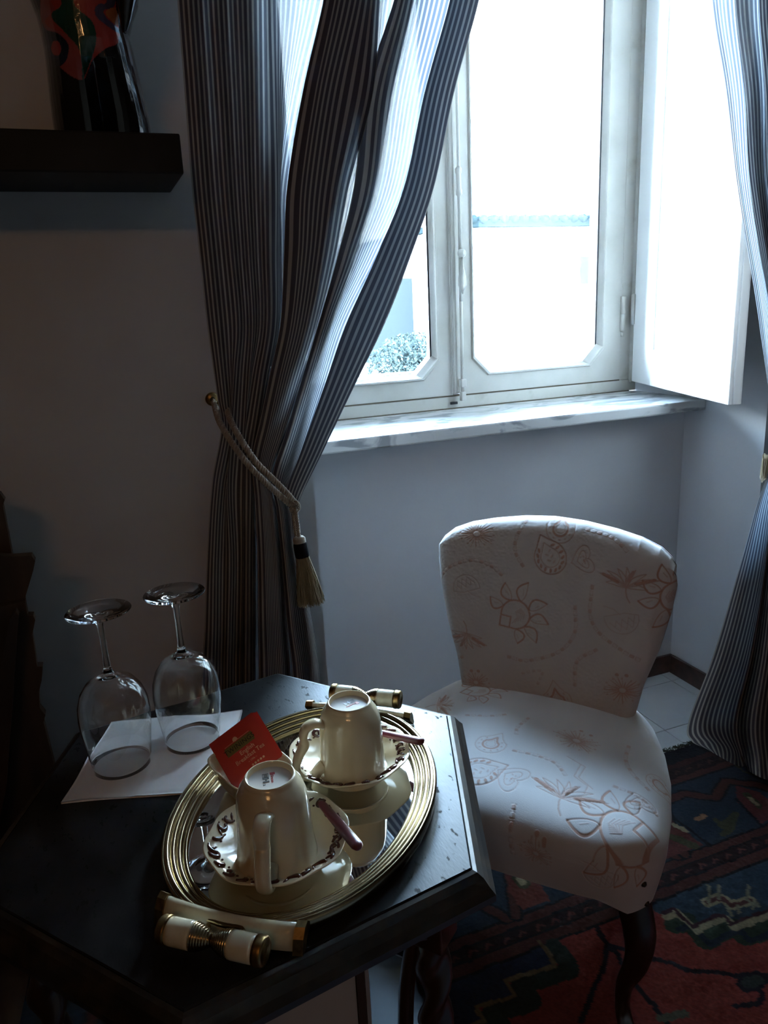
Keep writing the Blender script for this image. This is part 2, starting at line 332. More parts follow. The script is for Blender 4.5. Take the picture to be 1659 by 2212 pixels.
# folded back inner shutter
sx0, sy0 = 1.746, 2.150; sx1, sy1 = 1.545, 1.517
L = math.hypot(sx1-sx0, sy1-sy0); ang = math.atan2(sy1-sy0, sx1-sx0)
sh = empty('window_shutter', (sx0, sy0, 1.005), (0, 0, ang))
tag(sh, 'white panelled wooden inner shutter swung open on the right of the window', 'shutter')
zt = 1.585
# local x along the leaf, local -y... face towards the room side that catches daylight
fr_ = MB()
face = -1 if True else 1
fr_.box((0, 0, 0), (L*.235, .036, zt), .003).box((L*.80, 0, 0), (L, .036, zt), .003)
fr_.box((L*.235, 0, 0), (L*.80, .036, .115), .003).box((L*.235, 0, zt-.10), (L*.80, .036, zt), .003)
fr_.box((L-.002, .010, .001), (L+.006, .030, zt), .002)
fr_.build('shutter_frame', M['shutter'], sh)
MB().box((L*.235-.002, .008, .11), (L*.80+.002, .028, zt-.09), .0).box((L*.235+.012, .004, .13), (L*.80-.012, .032, zt-.12), .004).build('shutter_panel', M['shutter'], sh)
MB().lathe([(0, 0), (.007, .003), (.007, .05), (.006, .052), (.007, .054), (.007, .10), (0, .103)], 12, (.004, -.006, .19)).build('hinge', M['white_paint'], sh)
ang_n = None

# ------------------------------------------------------------------ exterior (seen bleached through the panes)
def ext(name, label, cat, mb_mat):
    r = empty(name, (0, 0, 0)); tag(r, label, cat); return r
m, nt, b, o = new_mat('pale_render'); setp(b, rough=.9); noise_mix(nt, b, (.50, .50, .48), (.58, .57, .55), .6); M['facade'] = m
M['roof_tile'] = simple('roof_tile', (.006, .0085, .009), .8, spec=0); M['ext_dark'] = simple('shaded_opening', (.011, .0125, .013), .8, spec=0)
m, nt, b, o = new_mat('leaf_green'); setp(b, rough=1, spec=0); noise_mix(nt, b, (.012, .0155, .0145), (.026, .032, .029), 9); M['leaf'] = m
M['ext_ground'] = simple('courtyard_paving', (.42, .42, .40), .9); M['iron'] = simple('pale_railing', (.03, .034, .034), .5, spec=0)
gr = MB().box((-20, 2.9, -3.2), (40, 60, -3.0)).build('courtyard_ground', M['ext_ground']); gr['kind'] = 'structure'
fa = empty('neighbouring_house', (7.5, 12.2, -3)); tag(fa, 'pale rendered house across the courtyard seen bleached through the window', 'house')
def fpart(n, mb, mat, par=fa):
    o = mb.build(n, mat, par)
    if par is fa: o.location = (-7.5, -12.2, 3)
    return o
fpart('wall', MB().box((5.95, 12.2, -3), (13, 18, 2.50)), M['facade'])
fpart('wall', MB().box((1.0, 13.2, -3), (5.95, 18, 2.35)), M['facade'])
rt = MB().box((5.85, 12.0, 2.50), (13.1, 18.2, 2.60)); 
for i in range(36): rt.lathe([(.07, 0), (.07, .5)], 8, (5.95+i*.2, 11.95, 2.62), (0, 1, 0), cap=(True, True))
fpart('roof', rt, M['roof_tile'])
for (a, b_, c, d) in ((8.62, 8.90, 1.5, 1.98),):
    wdo = fpart('window', MB().box((a-.04, 12.15, c-.04), (b_+.04, 12.2, d+.04)), M['facade']); MB().box((a, 12.13, c), (b_, 12.152, d)).build('pane', M['ext_dark'], wdo)
wdo = fpart('window', MB().box((4.72, 13.15, .3), (5.7, 13.2, 1.75)), M['ext_dark'])
fol_v = []
def foliage(name, label, c, r, n, trunk):
    root = empty(name, (c[0], c[1], -3)); tag(root, label, 'tree')
    V = []; F = []
    for i in range(n):
        d = rng.normal(size=3); d /= np.linalg.norm(d); p = np.array(c)+d*np.array(r)*(rng.random()**.4)
        a = rng.normal(size=3); a /= np.linalg.norm(a); b2 = np.cross(a, rng.normal(size=3)); b2 /= np.linalg.norm(b2); s = rng.uniform(.018, .042)
        k = len(V); V += [p-a*s, p+b2*s*.5, p+a*s, p-b2*s*.5]; F.append((k, k+1, k+2, k+3))
    o = mesh_obj('foliage', V, F, M['leaf'], root); o.location = (-c[0], -c[1], 3); o['kind'] = 'stuff'
    t = MB().tube([(0, 0, 0), (.05, 0, (c[2]+3)*.6), (0, 0, c[2]+3)], [.12, .09, .03]); t.build('trunk', M['dark_wood'], root)
foliage('courtyard_tree', 'green shrubby tree in the courtyard low in the left pane', (4.45, 10.2, .42), (.75, .5, .50), 8000, .1)
rl = empty('balcony_railing', (4.6, 9.2, -.2)); tag(rl, 'thin pale iron railing in the courtyard seen through the left pane', 'railing')
q = MB().box((-1.4, -.015, .62), (1.0, .015, .65)).box((-1.4, -.015, 0), (1.0, .015, .03)).build('rail', M['iron'], rl)
bl0 = None
for i in range(17):
    if bl0 is None: bl0 = MB().box((-.008, -.008, .03), (.008, .008, .62)).build('baluster', M['iron'], rl); o = bl0
    else: o = bl0.copy(); COL.objects.link(o); o.parent = rl
    o.location = (-1.36+i*.145, 0, 0)
MB().box((-1.5, -.1, -2.8), (1.1, .5, 0)).build('parapet_wall', M['facade'], rl)

# ------------------------------------------------------------------ curtains
def lerp_rows(keys, rows):
    """keys: list of (v, array) -> array sampled smoothly at rows"""
    ks = np.array([k for k, _ in keys]); A = np.array([a for _, a in keys], float); out = []
    for v in rows:
        i = int(np.clip(np.searchsorted(ks, v)-1, 0, len(ks)-2)); t = (v-ks[i])/(ks[i+1]-ks[i])
        m0 = (A[i+1]-A[max(i-1, 0)])/(ks[i+1]-ks[max(i-1, 0)]); m1 = (A[min(i+2, len(ks)-1)]-A[i])/(ks[min(i+2, len(ks)-1)]-ks[i]); h = ks[i+1]-ks[i]
        out.append((2*t**3-3*t**2+1)*A[i]+(t**3-2*t**2+t)*h*m0+(-2*t**3+3*t**2)*A[i+1]+(t**3-t**2)*h*m1)
    return np.array(out)
def crom(A, n):
    P = np.concatenate([2*A[:, :1]-A[:, 1:2], A, 2*A[:, -1:]-A[:, -2:-1]], 1); out = []
    for i in range(1, P.shape[1]-2):
        for t in np.linspace(0, 1, n, endpoint=False):
            a, b, c, d = P[:, i-1], P[:, i], P[:, i+1], P[:, i+2]; tau = .5
            out.append(b+(c-a)*tau*t+(2*a*tau+(tau-3)*b+(3-2*tau)*c-d*tau)*t*t+(-tau*a+(2-tau)*b+(tau-2)*c+tau*d)*t**3)
    out.append(P[:, -2]); return np.stack(out, 1)
def curtain(name, label, keys, U, nrows, root_loc, depth0, group):
    """keys: (v, px[], py[], y[]) per cloth column, traced on the curtain's own hanging plane"""
    ks = [(k[0], np.array([ony(px, py, y) for px, py, y in zip(k[1], k[2], k[3])])) for k in keys]
    rows = np.linspace(ks[0][0], ks[-1][0], nrows)
    P = lerp_rows(ks, rows); n = 7; P = crom(P, n)
    P[..., 1] = np.maximum(P[..., 1] if False else np.minimum(P[..., 1], 1.588), 1.22)
    P[..., 2] = np.maximum(P[..., 2], .006)
    Ui = np.interp(np.linspace(0, len(U)-1, P.shape[1]), np.arange(len(U)), U)
    v = P.reshape(-1, 3)-np.array(root_loc)
    uv = np.stack([np.tile(Ui, nrows), np.repeat(rows, P.shape[1])], -1)
    root = empty(name, root_loc); tag(root, label, 'curtain', None)
    np_mesh('cloth', v, grid_faces(nrows, P.shape[1]), M['curtain'], root, uv=uv)
    return root
# left curtain: columns of the cloth from the wall side to the leading hem
#         top x(y=0)  x at 400  x at 700  tie t   below x(1250) bottom x(1480)  depth(near -,far +)
COLS = [
 (383, 414, 447,  0.00, 447, 436,  .00),
 (408, 436, 466,  0.08, 463, 458, -.03),
 (436, 462, 490,  0.16, 480, 476,  .03),
 (462, 486, 512,  0.12, 497, 492, -.03),
 (490, 510, 530,  0.22, 512, 508,  .03),
 (512, 528, 545,  0.30, 526, 522, -.035),
 (545, 552, 562,  0.26, 520, 516,  .02),
 (572, 576, 580,  0.36, 535, 534, -.04),
 (592, 600, 598,  0.42, 548, 548,  .02),
 (640, 606, 604,  0.38, 552, 552,  .045),
 (700, 615, 610,  0.40, 545, 548,  .045),
 (805, 735, 672,  0.50, 562, 566,  .03),
 (815, 750, 684,  0.54, 570, 574,  .00),
 (755, 690, 648,  0.46, 560, 566, -.02),
 (700, 622, 606,  0.40, 556, 560, -.045),
 (722, 650, 628,  0.50, 572, 580, -.06),
 (775, 700, 660,  0.58, 588, 598, -.05),
 (818, 752, 686,  0.64, 600, 614, -.045),
 (835, 768, 694,  0.60, 606, 622,  .02),
 (868, 792, 706,  0.66, 612, 632,  .03),
 (893, 812, 714,  0.72, 620, 646,  .00),
 (852, 765, 688,  0.66, 608, 634, -.02),
 (866, 790, 700,  0.72, 616, 646, -.04),
 (895, 822, 712,  0.78, 624, 658, -.03),
 (935, 850, 722,  0.82, 630, 668,  .01),
 (975, 878, 740,  0.86, 636, 676,  .02),
 (1010, 905, 770, 0.90, 640, 682,  .02),
 (1034, 936, 826, 0.97, 644, 690, -.005),
 (1030, 934, 824, 1.00, 645, 689, -.03),
 (1000, 905, 790, 0.93, 640, 682, -.05),
 (972, 874, 748,  0.85, 634, 674, -.055),
]
C_ = np.array(COLS, float); NC = len(C_); Y0 = 1.50
def tie_pt(t): return 478+t*166, 922+t*166
x0, x400, x700, tt, xb1, xb2, dd = C_.T.copy(); dd[:9] *= .38
tp = np.array([tie_pt(t) for t in tt])
zig = np.where(np.arange(NC) % 2 == 0, -1, 1)
def mixk(f): return x700*(1-f)+tp[:, 0]*f
one = np.ones(NC)
x200 = x0*.5+x400*.5+(-6)*(x0 > 600); 
for i_, v_ in ((12, 797), (17, 802), (18, 806), (21, 790), (11, 785), (22, 812)): x200[i_] = v_
x550 = (x400+x700)/2+4*(x400 > 640)
# straight fall from 700 down to the rope, leading edge follows a slight inward curve
kf = [
 (0.0, x0+(x0-x200)*1.55, -520*one, Y0+dd*.9), (.10, x0+(x0-x200)*.75, -200*one, Y0+dd), (.17, x0, 0*one, Y0+dd), (.24, x200, 200*one, Y0+dd),
 (.31, x400, 400*one, Y0+dd), (.37, x550, 550*one, Y0+dd), (.43, x700, 700*one, Y0+dd*.9),
 (.48, x700*.62+tp[:, 0]*.38, 700*.62+tp[:, 1]*.38, Y0-.005+dd*.75), (.53, x700*.28+tp[:, 0]*.72, 700*.28+tp[:, 1]*.72, Y0-.01+dd*.6),
 (.565, tp[:, 0], tp[:, 1], Y0-.01+dd*.45),
 (.60, tp[:, 0]*.55+xb1*.45-6*(tt < .3), tp[:, 1]*.55+1180*.45*one, Y0-.005+dd*.6),
 (.66, xb1, 1200*one, Y0+dd*.8), (.72, (xb1+xb2)/2+8*(tt > .8), 1350*one, Y0+dd*.9), (.80, xb2, 1490*one, Y0+dd), (1.0, xb2+6, 2040*one, Y0+dd)]
Upos = np.concatenate([[0], np.cumsum(np.hypot(np.diff(x0)*.00103, np.diff(dd)*.22))])
cur1 = curtain('curtain', 'striped taupe and charcoal half-sheer curtain tied back left of the window', kf, Upos, 230, (.45, 1.5, 0), 1.5, 'c')

RC = [  # right curtain columns: x at 0, x at 400, x at 700, x at tie(y~1000), x1250, x1560, depth
 (1537, 1592, 1640, 1668, 1590, 1487, -.035),
 (1560, 1604, 1652, 1672, 1612, 1520, -.045),
 (1590, 1620, 1662, 1680, 1640, 1560, -.02),
 (1566, 1612, 1668, 1684, 1650, 1590,  .03),
 (1600, 1634, 1676, 1690, 1668, 1625, -.05),
 (1640, 1655, 1690, 1696, 1690, 1670, -.03),
 (1626, 1650, 1700, 1702, 1710, 1720,  .03),
 (1660, 1680, 1712, 1708, 1735, 1770, -.04),
 (1700, 1720, 1740, 1716, 1765, 1810,  .02),
 (1740, 1760, 1770, 1724, 1800, 1860, -.04),
 (1790, 1800, 1800, 1732, 1830, 1900,  .01),
]
R_ = np.array(RC, float); r0, r4, r7, rt_, r12, r15, rd = R_.T; o1 = np.ones(len(R_)); YR = 1.43
kr = [(0, r0*2-r4+20, -520*o1, YR+rd), (.16, r0, 0*o1, YR+rd), (.24, (r0+r4)/2+4, 200*o1, YR+rd), (.31, r4, 400*o1, YR+rd), (.43, r7, 700*o1, YR-.02+rd*.8),
      (.52, rt_, 960+(rt_-1668)*.8, YR-.04+rd*.4), (.60, (rt_+r12)/2, 1110*o1, YR-.04+rd*.7), (.66, r12, 1250*o1, YR-.02+rd), (.74, (r12+r15)/2+4, 1410*o1, YR-.01+rd*1.2), (.84, r15, 1560*o1, YR-.02+rd*1.5),
      (.93, r15+np.array([6, 20, 20, 12, 8, 4, 0, 0, 0, 0, 0]), 1600+(r15-1487)*.30, YR-.06+rd*1.6), (1.0, r15+np.array([40, 30, 20, 20, 10, 10, 0, 0, 0, 0, 0]), 1618+(r15-1487)*.42, YR-.10+rd*1.6)]
UR = np.concatenate([[0], np.cumsum(np.hypot(np.diff(r15)*.00112, np.diff(rd)*.4))])
cur2 = curtain('curtain', 'striped taupe and charcoal curtain at the right edge, its hem lying on the rug', kr, UR, 200, (1.75, 1.5, 0), 1.5, 'c')
# rod carrying both curtains, above the picture
rod_ = MB().tube([(-.15, 1.49, 2.62), (2.45, 1.49, 2.62)], .014, 12).lathe([(.0, -.05), (.03, -.03), (.035, 0), (.012, .03)], 16, (-.15, 1.49, 2.62), (-1, 0, 0)).box((-.02, 1.49, 2.60), (.0, 1.6, 2.64)).box((2.3, 1.49, 2.60), (2.32, 1.6, 2.64))
tag(rod_.build('curtain_rod', M['dull_brass']), 'brass curtain rod fixed to the wall above the window recess', 'curtain rod')

# ------------------------------------------------------------------ rope tiebacks
def twisted(mb, path, r, pitch=.018, strands=3):
    P = smooth_path(path, 40); d = np.concatenate([[0], np.cumsum(np.linalg.norm(np.diff(P, axis=0), axis=1))])
    n = max(8, int(d[-1]/.0022)); s = np.linspace(0, d[-1], n); Q = np.stack([np.interp(s, d, P[:, i]) for i in range(3)], -1)
    tg = np.gradient(Q, axis=0); tg /= np.linalg.norm(tg, axis=1)[:, None]; up = np.cross(tg[0], (0, 1, 0.3)); ups = []
    for t in tg: up = up-t*(up@t); up /= np.linalg.norm(up); ups.append(up.copy())
    ups = np.array(ups); bn = np.cross(tg, ups)
    for k in range(strands):
        a = s/pitch*2*PI+k*2*PI/strands
        mb.tube(Q+(ups*np.cos(a)[:, None]+bn*np.sin(a)[:, None])*r*.60, r*.47, 6)
def px3(px, py, y): return ony(px, py, y)
tb = empty('curtain_tieback', px3(460, 868, 1.53)); tag(tb, 'twisted taupe rope tieback with a long black-banded tassel on the left curtain', 'tieback')
inv = -np.array(tb.location)
def tpart(n, mb, mat, par=tb):
    o = mb.build(n, mat, par)
    if par is tb: o.location = inv
    return o
a = MB(); twisted(a, [px3(462, 868, 1.545), px3(474, 910, 1.46), px3(505, 962, 1.412), px3(540, 1008, 1.398), px3(580, 1048, 1.396), px3(615, 1080, 1.40), px3(636, 1096, 1.41)], .0062)
tpart('rope', a, M['cord'])
a = MB(); twisted(a, [px3(488, 880, 1.50), px3(500, 912, 1.45), px3(522, 952, 1.408), px3(555, 1000, 1.388), px3(595, 1040, 1.386), px3(622, 1068, 1.392), px3(640, 1090, 1.40)], .0062)
tpart('rope', a, M['cord'])
a = MB(); twisted(a, [px3(630, 1090, 1.395), px3(640, 1086, 1.388), px3(644, 1098, 1.40), px3(634, 1106, 1.40), px3(630, 1098, 1.392)], .0052); tpart('knot', a, M['cord'])
a = MB(); twisted(a, [px3(637, 1096, 1.392), px3(641, 1120, 1.388), px3(646, 1160, 1.388)], .0042, .012); twisted(a, [px3(634, 1098, 1.40), px3(636, 1125, 1.40), px3(641, 1160, 1.40)], .0042, .012)
tpart('tassel_cord', a, M['cord'])
pa, pb = px3(645, 1158, 1.39), px3(672, 1300, 1.372); axd = (pb-pa)/np.linalg.norm(pb-pa); Lt = np.linalg.norm(pb-pa)
a = MB().lathe([(0, 0), (.009, .001), (.0125, .005), (.0125, .011), (.0115, .016)], 20, pa, axd); tpart('tassel_cap', a, M['cord'])
a = MB().lathe([(.0118, .014), (.0138, .016), (.0138, .042), (.0125, .044)], 24, pa, axd); tpart('tassel_band', a, M['black_thread'])
a = MB(); u = np.cross(axd, (0, 1, 0)); u /= np.linalg.norm(u); v_ = np.cross(axd, u)
for i in range(420):
    th = rng.uniform(0, 2*PI); rr = rng.uniform(.35, 1)**.5; r1 = .0118*rr; r2 = .027*rr; lj = Lt*(1+rng.uniform(-.05, .04)); d1 = u*math.cos(th)+v_*math.sin(th)
    a.tube([pa+axd*.04+d1*r1, pa+axd*(.04+(lj-.04)*.5)+d1*(r1*.4+r2*.6), pa+axd*lj+d1*r2+rng.normal(size=3)*.0015], .0007, 3, False)
o = tpart('tassel_fringe', a, M['fringe']); o['kind'] = 'stuff'
hk = empty('wall_hook', px3(458, 862, 1.60)); tag(hk, 'small brass hook on the wall holding the left tieback rope', 'hook')
hk.location = (px3(458, 862, 1.60)[0], 1.60, px3(458, 862, 1.6)[2])
MB().lathe([(.014, 0), (.014, -.003), (.010, -.005), (.005, -.007)], 20, (0, 0, 0), (0, 1, 0), cap=(True, False)).build('rosette', M['dull_brass'], hk)
MB().tube(smooth_path([(0, -.008, 0), (.0, -.05, -.006), (.002, -.075, .0), (.006, -.082, .022), (.006, -.080, .034)], 6), .0035, 8).lathe([(0, -.006), (.005, 0), (0, .006)], 10, (.006, -.080, .036)).build('hook_arm', M['dull_brass'], hk)
# right tieback, mostly beyond the picture edge
tr_ = empty('curtain_tieback', px3(1700, 930, 1.55)); tag(tr_, 'taupe rope tieback at the far right edge, only its frayed end in view', 'tieback')
inv = -np.array(tr_.location)
a = MB(); twisted(a, [px3(1820, 900, 1.56), px3(1760, 950, 1.42), px3(1690, 985, 1.38), px3(1662, 990, 1.38)], .0062); o = a.build('rope', M['cord'], tr_); o.location = inv
a = MB()
for i in range(90):
    p = px3(1656+rng.uniform(-8, 14), 985+rng.uniform(-6, 6), 1.385+rng.uniform(-.012, .012)); a.tube([p, p+np.array([rng.uniform(-.004, .002), 0, -.05-rng.uniform(0, .012)])], .0008, 3, False)
o = a.build('tassel_fringe', M['fringe'], tr_); o.location = inv; o['kind'] = 'stuff'
hk2 = empty('wall_hook', (1.93, 1.60, 1.05)); tag(hk2, 'small brass hook on the wall holding the right tieback, beyond the edge', 'hook')
MB().lathe([(.020, 0), (.020, -.004), (.006, -.010)], 20, (0, 0, 0), (0, 1, 0), cap=(True, False)).tube([(0, -.008, 0), (0, -.07, 0), (0, -.08, .03)], .0035).build('hook_arm', M['dull_brass'], hk2)

# ------------------------------------------------------------------ wall shelf and torso figure
sf = MB().box((-1.30, 1.392, 1.528), (.194, 1.6, 1.590), .003)
tag(sf.build('wall_shelf', M['shelf']), 'thick black floating shelf on the wall at upper left', 'shelf')
fg = empty('torso_figure', (.08, 1.47, 1.590)); tag(fg, 'glossy black ceramic torso with a colourful painted front standing on the shelf', 'figurine')
# body: stacked cross sections (hips and two thighs) given as left/right silhouettes at the figure's own plane
def prof(px, py): q = ony(px, py, 1.47); return q[0]-.08, q[2]-1.59
body = MB(); R = []
sil = [(118, 327, 292), (112, 322, 255), (107, 312, 215), (103, 303, 180), (100, 296, 150), (95, 288, 110), (88, 278, 75), (78, 285, 35), (64, 296, 0), (48, 300, -60), (30, 310, -140), (25, 300, -190)]
def sect(xl, xr, z, cleft, dep):
    cx, hw = (xl+xr)/2, (xr-xl)/2; ring = []
    for a in np.linspace(0, 2*PI, 48, endpoint=False):
        x = math.cos(a)*hw; y = math.sin(a)*dep
        if math.sin(a) < 0: y *= (1-cleft*math.exp(-((x/hw-.0)/.16)**2))
        else: y *= (1-cleft*.8*math.exp(-((x/hw)/.16)**2))
        ring.append((cx+x, y, z))
    return ring
for i, (a_, b_, py) in enumerate(sil):
    xl, z = prof(a_, py); xr, _ = prof(b_, py)
    cl = max(0, .75-.16*i); R.append(sect(xl, xr, max(z, 0) if i else 0.0, cl, .062+.006*min(i, 4)))
bm_v = MB().rings(R, cap=(True, True))
# colour patches of the painted swimsuit shape belong to the glaze
m, nt, b, o = new_mat('black_painted_glaze'); setp(b, rough=.12, coat=.8); a = nt.nodes.new('ShaderNodeVertexColor'); a.layer_name = 'Col'; nt.links.new(a.outputs[0], b.inputs['Base Color']); bump(nt, b, 110, .45, .0012, 4); M['figure'] = m
# dense grid version for the colours
RR = np.array(R); nr = 260; src = RR[:, 0, 2]; zs = np.linspace(src[0], src[-1], nr)
ordr = np.argsort(src); RD = np.stack([[[np.interp(z, src[ordr], RR[ordr, j, k]) for k in range(3)] for j in range(48)] for z in zs])
# densify around
nth = 384; RD2 = np.zeros((nr, nth, 3))
for k in range(3):
    for i in range(nr): RD2[i, :, k] = np.interp(np.linspace(0, 48, nth, endpoint=False), np.arange(49), np.append(RD[i, :, k], RD[i, 0, k]))
RD2[..., 2] = zs[:, None]
px_of = lambda P: None
def toimg(P):
    d = P+np.array([.08, 1.47, 1.59])-np.array([0, 0, CAMZ]); z = d@FW; return W_/2+F_*(d@RT)/z, H_/2-F_*(d@UP)/z
ix, iy = toimg(RD2); front = RD2[..., 1] < .01
colv = np.full(RD2.shape, .004)
def inpoly(x, y, poly):
    r = np.zeros(x.shape, bool); n = len(poly)
    for i in range(n):
        x1, y1 = poly[i]; x2, y2 = poly[(i+1) % n]
        c = ((y1 > y) != (y2 > y)); xi = (x2-x1)*(y-y1)/(y2-y1+1e-9)+x1; r ^= c & (x < xi)
    return r
def paint(poly, c):
    poly = smooth_path([poly[-1]]+list(poly)+[poly[0]], 5)[5:]; colv[inpoly(ix, iy, poly) & front] = c
paint([(88, -200), (250, -200), (250, 0), (258, 85), (228, 105), (200, 130), (180, 172), (150, 155), (128, 143), (100, 120), (88, 60)], (.30, .035, .028))
paint([(88, -60), (108, 0), (118, 20), (97, 45), (110, 62), (138, 72), (168, 100), (178, 172), (130, 145), (140, 120), (120, 75), (92, 60)], (.26, .05, .05))
paint([(130, -120), (158, 0), (172, 22), (198, 45), (208, 80), (200, 120), (180, 172), (178, 172), (172, 110), (140, 70), (116, 45), (112, 28), (133, 5), (110, -60)], (.006, .045, .03))
paint([(90, 50), (100, 65), (125, 72), (147, 95), (145, 125), (128, 143), (98, 125), (92, 90)], (.006, .012, .03))
paint([(114, 90), (126, 90), (132, 105), (128, 118), (116, 118), (110, 105)], (.30, .03, .03))
paint([(232, -40), (250, -20), (246, 15), (225, 22), (230, 38), (256, 62), (256, 72), (226, 52), (208, 36), (205, 18), (215, 8), (230, 5)], (.05, .04, .075))
paint([(228, 24), (250, 18), (254, 55), (232, 36)], (.32, .09, .03))
paint([(275, 75), (290, 90), (296, 115), (284, 100)], (.004, .05, .05))
Fq = []
for i in range(nr-1):
    for j in range(nth): k = (j+1) % nth; Fq.append((i*nth+j, i*nth+k, (i+1)*nth+k, (i+1)*nth+j))
np_mesh('body', RD2.reshape(-1, 3), np.array(Fq), M['figure'], fg, col=colv.reshape(-1, 3))
cp = MB().rings([[tuple(p) for p in RD2[0]], [tuple(p) for p in RD2[0]*[.5, .5, 1]]], cap=(False, True)); cp.build('base', M['shelf'], fg)
arm = MB(); P = [ (q[0], -.075, q[1]) for q in (prof(276, -150), prof(272, -60), prof(270, 0), prof(268, 40), prof(266, 80), prof(264, 105))]
arm.tube(smooth_path(P, 6), [.022]*12+list(np.linspace(.021, .003, 19)), 12); arm.build('arm', simple('black_gloss', (.004, .004, .005), .12, coat=.8), fg)

# ------------------------------------------------------------------ hexagonal table
TX, TY, TZ = .114, .869, .70
tbl = empty('hexagonal_table', (TX, TY, 0)); tag(tbl, 'blackened wooden hexagonal side table with barley-twist legs, tea tray on top', 'table')
def hexa(R, z, inset=0): return [(R*math.cos(math.radians(9+60*k)), R*math.sin(math.radians(9+60*k)), z) for k in range(6)]
tt_ = MB().rings([hexa(.315, TZ-.012), hexa(.3195, TZ-.0015), hexa(.318, TZ)], cap=(True, True), sm=False); tt_.build('tabletop', M['table'], tbl)
ed = MB().rings([hexa(.300, .662), hexa(.340, .662), hexa(.348, .668), hexa(.348, .676), hexa(.341, .683), hexa(.334, .692), hexa(.326, .697), hexa(.3205, .6985), hexa(.3205, .690), hexa(.30, .690)], sm=False)
for k in range(0): pass
ed.build('moulded_edge', M['table_edge'], tbl)
ap = MB()
for k in range(6):
    a0 = np.array(hexa(.285, 0)[k]); a1 = np.array(hexa(.285, 0)[(k+1) % 6]); nrm = -np.cross(a1-a0, (0, 0, 1)); nrm /= -np.linalg.norm(nrm)
    n = 14; top = []; R = []
    for i in range(n+1):
        t = i/n; p = a0*(1-t)+a1*t; zb = .585+.035*math.sin(PI*t)**.6
        R.append([(p[0], p[1], .664), (p[0]-nrm[0]*.016, p[1]-nrm[1]*.016, .664), (p[0]-nrm[0]*.016, p[1]-nrm[1]*.016, zb), (p[0], p[1], zb)])
    ap.rings(R, cap=(True, True), sm=False)
ap.build('apron', M['dark_wood'], tbl)
lg0 = None
def leg_mesh():
    g = MB(); z0, z1 = .03, .60
    R = []; n = 90
    for i in range(n+1):
        z = z0+(z1-z0)*i/n; r = .017; amp = .32 if .06 < (z-z0)/(z1-z0) < .94 else 0
        if abs(z-.24) < .03: amp = 0; r = .022
        ph = z/.075*2*PI
        R.append([(r*(1+amp*math.cos(2*(a-ph/2)))*math.cos(a), r*(1+amp*math.cos(2*(a-ph/2)))*math.sin(a), z) for a in np.linspace(0, 2*PI, 20, endpoint=False)])
    g.rings(R, cap=(True, True)); g.box((-.022, -.022, .585), (.022, .022, .664), .002)
    g.lathe([(.012, .0068), (.022, .010), (.024, .018), (.018, .028), (.020, .034), (.012, .04)], 20, cap=(True, False)); return g
for k in range(6):
    if lg0 is None: o = lg0 = leg_mesh().build('leg', M['dark_wood'], tbl)
    else: o = lg0.copy(); COL.objects.link(o); o.parent = tbl
    h = hexa(.268, 0)[k]; o.location = (h[0], h[1], 0); o.rotation_euler = (0, 0, math.radians(9+60*k))
ls = MB().rings([hexa(.24, .222), hexa(.285, .222), hexa(.290, .230), hexa(.285, .238), hexa(.28, .240)], cap=(True, True), sm=False); ls.build('lower_shelf', M['shelf_wood'], tbl)
# curved brace between leg and shelf beside the near right leg
h = np.array(hexa(.250, 0)[5]); h1 = np.array(hexa(.262, 0)[5]); tdir = np.array([-.5, .2, 0])
br_ = MB().tube(smooth_path([(h[0], h[1], .60), (h[0]-.004, h[1]+.01, .56), (h[0]-.012, h[1]+.02, .48), (h[0]-.016, h[1]+.02, .38), (h[0]-.010, h[1]+.02, .28), (h[0]+.005, h[1]+.01, .24)], 6), .010, 10)
br_.build('curved_brace', M['dark_wood'], tbl)

# white fronted box with brown edge standing on the lower shelf
bx = empty('white_panel_box', (.10, .74, .24), (0, 0, math.radians(-8))); tag(bx, 'pale grey flat-fronted box with brown edging standing on the lower shelf of the hexagonal table', 'box')
MB().box((-.13, 0, 0), (.105, .10, .27), .003).build('body', simple('pale_card', (.45, .42, .40), .6), bx)
MB().box((.1055, -.002, 0), (.116, .10, .272), .001).build('edge_strip', M['carved'], bx)
MB().box((.1165, -.001, 0), (.122, .10, .272), .001).build('side_trim', simple('grey_trim', (.35, .36, .38), .4), bx)

# ------------------------------------------------------------------ tray
tc_ = np.array([.1797, .8008]); th = math.radians(52.03); la, lb = .2149, .1583
tray = empty('mirror_tray', (tc_[0], tc_[1], TZ), (0, 0, th)); tag(tray, 'oval mirror tray with ribbed brass rim and cream enamel handles on the hexagonal table', 'tray')
def oval(off, z, n=128): return [((la+off)*math.cos(a), (lb+off)*math.sin(a), z) for a in np.linspace(0, 2*PI, n, endpoint=False)]
pr = [(-.030, .002), (-.030, .006)]
x = -.030
for k in range(4):
    for t in np.linspace(0, PI, 7)[1:]:
        pr.append((x+(1-math.cos(t))*.0033, .0075+.0035*k+.0032*math.sin(t)+.0032*.3*t/PI))
    x += .0066
    pr.append((x+.0005, .0065+.0035*(k+1)))
pr += [(-.002, .020), (.0, .018), (-.001, .004), (-.004, .0005)]
MB().rings([oval(a, z) for a, z in pr]).build('rim', M['brass'], tray)
MB().rings([oval(-.004, .0008), oval(-.028, .0008), oval(-.028, .0045), oval(-.0285, .005)], cap=(False, True), sm=False).build('mirror_plate', M['mirror'], tray)
